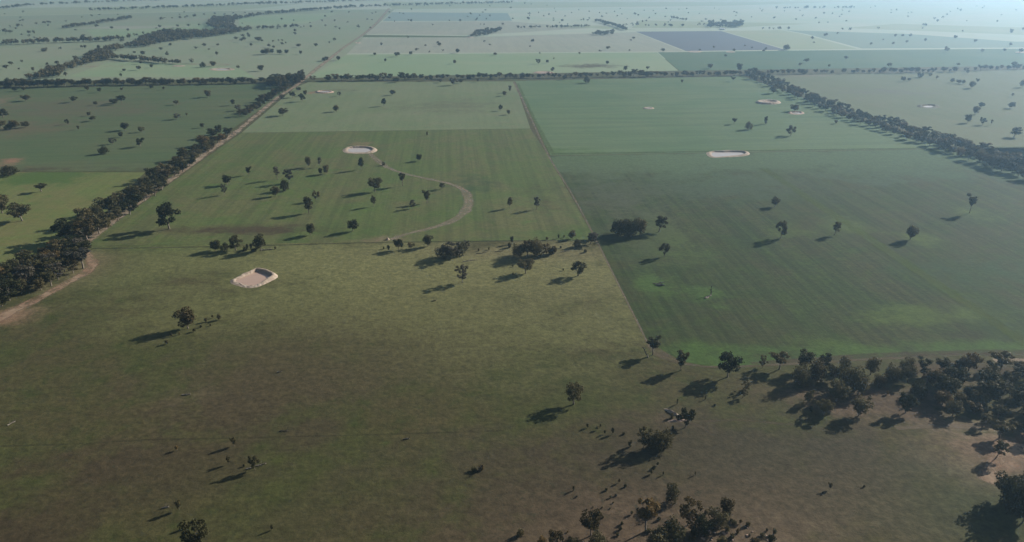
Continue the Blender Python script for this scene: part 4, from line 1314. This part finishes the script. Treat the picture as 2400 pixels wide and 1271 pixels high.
def dam(rim_px, label, bank_w, height, water_mat=M_MILK, bank_mat=M_BANK, wl=0.25, low=None, slope_in=1.0, seed=0):
    """rim_px: crest outline in pixels; a raised clay ring round a pond. low: list of crest height factors"""
    rg = random.Random(seed)
    P = [at(x, y) for x, y in rim_px]
    c = sum(P, Vector()) / len(P)
    loop = []
    n = len(P)
    lows = low or [1.0] * n
    for i in range(n):
        p0, p1, p2, p3 = P[i - 1], P[i], P[(i + 1) % n], P[(i + 2) % n]
        l1, l2 = lows[i], lows[(i + 1) % n]
        for j in range(6):
            t = j / 6
            q = 0.5 * ((2 * p1) + (p2 - p0) * t + (2 * p0 - 5 * p1 + 4 * p2 - p3) * t * t + (3 * p1 - p0 - 3 * p2 + p3) * t ** 3)
            loop.append((q, l1 + (l2 - l1) * t))
    root = empty('farm_dam', (c.x, c.y, 0))
    m = len(loop)
    V, Fc = [], []
    # rings: outer foot, crest outside, crest inside, inner foot below the water
    prof = [(1.25, -0.05), (0.35, 0.9), (0.0, 1.0), (-0.35, 0.92), (-0.9 * slope_in, 0.45), (-1.5 * slope_in, -0.03)]
    for q, lo in loop:
        d = Vector((q.x - c.x, q.y - c.y, 0)); L = d.length; d.normalize()
        j = rg.uniform(-.12, .12)
        for o, z in prof:
            rad = max(L + (o + j) * bank_w, L * 0.25)
            zz = z * height * max(lo, 0.12) if z > 0 else z
            V.append(Vector((d.x * rad, d.y * rad, zz + (rg.uniform(-.06, .06) * height if 0.3 < z else 0))))
    K = len(prof)
    for i in range(m):
        for k in range(K - 1):
            a, b = i * K + k, ((i + 1) % m) * K + k
            Fc.append((a, b, b + 1, a + 1))
    me = to_mesh('dam_bank', V, Fc, [bank_mat])
    mesh_obj('bank', me, root)
    WV = [Vector((0, 0, wl))]; WF = []
    for i in range(m):
        q, lo = loop[i]
        d = Vector((q.x - c.x, q.y - c.y, 0)); L = d.length; d.normalize()
        rad = max(L - 0.6 * slope_in * bank_w, L * 0.4)
        WV.append(Vector((d.x * rad, d.y * rad, wl)))
    for i in range(m): WF.append((0, 1 + i, 1 + (i + 1) % m))
    wme = to_mesh('dam_water', WV, WF, [water_mat])
    bm = bmesh.new(); bm.from_mesh(wme); bmesh.ops.recalc_face_normals(bm, faces=bm.faces[:])
    for f in bm.faces:
        if f.normal.z < 0: f.normal_flip()
    bm.to_mesh(wme); bm.free()
    mesh_obj('water', wme, root)
    bm = bmesh.new(); bm.from_mesh(me); bmesh.ops.recalc_face_normals(bm, faces=bm.faces[:]); bm.to_mesh(me); bm.free()
    return tag(root, label, 'dam', 'farm dams')

def oval(cx, cy, w, h, n=10, sq=1.0):
    return [(cx + w / 2 * math.copysign(abs(math.cos(a)) ** sq, math.cos(a)), cy + h / 2 * math.copysign(abs(math.sin(a)) ** sq, math.sin(a))) for a in [2 * math.pi * i / n for i in range(n)]]

dam([(548, 660), (564, 650.5), (588, 640.5), (604, 635), (626, 639.5), (642, 648.5), (631, 656.5), (616, 664), (599, 670.5), (575, 670.5)],
    'near muddy dam with pinkish brown water, pale clay banks and dark shaded inner bank', 2.0, 2.2, M_MUD, M_BANK, 0.25, [.25, .55, .8, .9, 1.0, 1.0, .8, .45, .2, .15], 0.6, 1)
dam(oval(843, 352.5, 66, 13, 10, 0.8), 'oval pale dam with milky water at the head of the curved track', 3.0, 1.8, M_MILK, M_BANK, 0.3, [1, .8, .4, .2, .2, .4, .8, 1, 1, 1], 0.8, 2)
dam([(1664, 358), (1700, 356.5), (1740, 357), (1750, 361), (1738, 365), (1700, 367.5), (1672, 368.5)], 'long angular dam with milky water in the right crop field', 2.8, 1.8, M_MILK, M_BANK, 0.3, [.5, 1, 1, 1, .6, .2, .2], 0.8, 3)
dam(oval(761, 216, 34, 5), 'small white dam with red bank in the grazed field', 2.8, 1.3, M_MILK, M_BANK_R, 0.3, None, 0.9, 4)
dam(oval(1520, 254, 18, 3.4), 'tiny pale dam alone in the middle of the green crop', 2.2, 0.9, M_MILK, M_BANK, 0.3, None, 0.8, 5)
dam(oval(1800, 240.5, 46, 7), 'ring shaped pale dam with dark hollow left of the diagonal belt', 3.6, 2.2, M_MUD, M_BANK, 0.2, None, 1.1, 6)
dam(oval(1866, 265.5, 28, 5), 'small white dam with a dome shaped gum on its bank', 2.6, 1.4, M_MILK, M_BANK_R, 0.3, [1, .4, .2, .2, .4, 1, 1, 1, 1, 1], 0.8, 7)
dam(oval(2176, 250, 36, 6), 'white dam with dark upper bank in the pale pasture', 4.5, 1.8, M_MILK, soil_material('dull_grass_bank', (0.09, 0.09, 0.055), (0.11, 0.10, 0.06), (0.07, 0.07, 0.04)), 0.35, [1, .4, .2, .2, .4, 1, 1, 1, 1, 1], 0.7, 8)
dam(oval(520, 163, 44, 4.2), 'long pale dam beside two gums behind the belt at left', 6.0, 1.6, M_MILK, M_BANK, 0.3, [1, .4, .2, .2, .4, .6, .6, .6, .6, 1], 0.8, 9)
dam(oval(1274, 170.5, 32, 3.2), 'roadside dam just behind the long belt with a leaning gum', 5.0, 1.2, M_MILK, M_BANK_R, 0.3, None, 0.8, 10)
dam(oval(1628, 121.5, 22, 2.2), 'thin white dam at the lower left corner of the ploughed field', 5.0, 1.0, M_MILK, M_BANK, 0.4, None, 0.8, 11)
dam(oval(1712, 122, 12, 1.8), 'small white dam on the lower side of the ploughed field', 4.5, 1.0, M_MILK, M_BANK, 0.4, None, 0.8, 12)
dam(oval(2398, 123, 26, 2.0), 'thin white dam at the right edge of the far fields', 5.0, 1.0, M_MILK, M_BANK, 0.4, None, 0.8, 13)
dam(oval(838, 101, 8, 1.8), 'tiny white dam beside the far dirt road', 4.0, 1.0, M_MILK, M_BANK, 0.4, None, 0.8, 14)
dam(oval(1101, 87.5, 9, 1.6), 'tiny white dam at the end of the thin dark crop strip', 4.5, 1.0, M_MILK, M_BANK, 0.4, None, 0.8, 15)
dam(oval(418, 155, 18, 1.6), 'pale sliver of a dam under the far creek trees', 4.5, 1.0, M_MILK, M_BANK, 0.4, None, 0.8, 16)

# ------------------------------------------------------------------ soil heaps
def soil_heap(x, y, rx, ry, h, ang, label, mat, seed):
    rg = random.Random(seed)
    p = at(x, y)
    V, Fc = [Vector((0, 0, h))], []
    N = 14
    for ring, (rf, zf) in enumerate([(0.35, 0.85), (0.7, 0.4), (1.05, -0.04)]):
        for k in range(N):
            a = 2 * math.pi * k / N; q = rf * rg.uniform(.85, 1.15)
            V.append(Vector((math.cos(a) * rx * q, math.sin(a) * ry * q, h * zf * rg.uniform(.8, 1.2) if zf > 0 else -0.03)))
    for k in range(N): Fc.append((0, 1 + k, 1 + (k + 1) % N))
    for r in range(2):
        for k in range(N):
            a, b = 1 + r * N + k, 1 + r * N + (k + 1) % N
            Fc.append((a, a + N, b + N, b))
    o = mesh_obj('soil_heap', to_mesh('soil_heap', V, Fc, [mat]))
    o.location = p; o.rotation_euler = (0, 0, math.radians(ang))
    tag(o, label, 'soil heap')
soil_heap(909, 562, 1.3, 1.6, 1.8, 0, 'small bright pale heap at the left end of the curved track', M_BANK, 1)
soil_heap(1576, 968, 4.5, 1.0, 1.0, -48, 'long pale ridge of dug soil left of the bent trunk gum', M_BANK, 2)
soil_heap(1588, 986, 4.2, 1.0, 0.9, 10, 'flat pinkish ridge of dug soil below the long pale ridge', M_BANK_R, 3)
soil_heap(1656, 698, 1.6, 1.0, 0.7, 30, 'small pale mound at the foot of the blackened stump', M_BANK, 4)

# rocks between the bottom shrubs: each a thing
def rock_mesh(seed):
    rg = random.Random(seed)
    bm = bmesh.new()
    bmesh.ops.create_icosphere(bm, subdivisions=1, radius=1)
    for v in bm.verts: v.co *= rg.uniform(.75, 1.2); v.co.z *= .6
    me = bpy.data.meshes.new('rock'); bm.to_mesh(me); bm.free()
    me.materials.append(M_BANK_R)
    return me
RM = [rock_mesh(i) for i in range(4)]
rk = random.Random(12)
for i in range(24):
    p = at(rk.uniform(1640, 1800), rk.uniform(1236, 1268))
    o = mesh_obj('rock', RM[i % 4]); o.location = (p.x, p.y, 0.1)
    s = rk.uniform(.25, .7); o.scale = (s, s, s); o.rotation_euler = (0, 0, rk.uniform(0, 6))
    tag(o, 'small reddish rock lying among the shrubs at the bottom edge', 'rock', 'rocks among the bottom shrubs')

# ------------------------------------------------------------------ the far homestead
def plain(name, colr, rough=0.6, metal=0.0):
    t = NT(name)
    n = t.noise(t.mapping((0.4, 0.4, 0.4)), 3, 0.6)
    t.l(t.mix(t.ramp(n, 0.3, 0.7), colr, tuple(c * .88 for c in colr)), t.b.inputs['Base Color'])
    t.b.inputs['Roughness'].default_value = rough
    t.b.inputs['Metallic'].default_value = metal
    return t.m
def building(name, x, y, L, Wd, hw, hr, wall_m, roof_m, label, cat):
    p = at(x, y)
    root = empty(name, p)
    V = [Vector(v) for v in [(-L/2, -Wd/2, 0), (L/2, -Wd/2, 0), (L/2, Wd/2, 0), (-L/2, Wd/2, 0), (-L/2, -Wd/2, hw), (L/2, -Wd/2, hw), (L/2, Wd/2, hw), (-L/2, Wd/2, hw), (-L/2, 0, hw + hr), (L/2, 0, hw + hr)]]
    mesh_obj('wall', to_mesh('wall', V, [(0, 1, 5, 4), (1, 2, 6, 9, 5), (2, 3, 7, 6), (3, 0, 4, 8, 7)], [wall_m]), root)
    e, th = 0.6, 0.2
    for sgn, nm in ((-1, 'roof_slope'), (1, 'roof_slope')):
        a = Vector((-L/2 - e, sgn * (Wd/2 + e), hw - e * hr / (Wd/2) + .05)); b = Vector((L/2 + e, sgn * (Wd/2 + e), a.z)); c = Vector((L/2 + e, 0, hw + hr + .05)); d = Vector((-L/2 - e, 0, hw + hr + .05))
        up = Vector((0, 0, th))
        mesh_obj(nm, to_mesh('roof_slope', [a, b, c, d, a + up, b + up, c + up, d + up], [(0, 1, 2, 3), (7, 6, 5, 4), (0, 4, 5, 1), (1, 5, 6, 2), (2, 6, 7, 3), (3, 7, 4, 0)], [roof_m]), root)
    tag(root, label, cat)
M_WALL, M_ROOF = plain('cream_wall', (0.6, 0.55, 0.46)), plain('white_roof', (0.82, 0.82, 0.82), 0.35)
building('farmhouse', 1686, 61, 20, 11, 3.2, 2.4, M_WALL, M_ROOF, 'farmhouse with white roof among hazy trees beyond the ploughed field', 'house')
building('farm_shed', 1692, 70, 14, 9, 3.5, 1.4, M_WALL, M_ROOF, 'pale farm shed in front of the farmhouse above the ploughed field', 'shed')
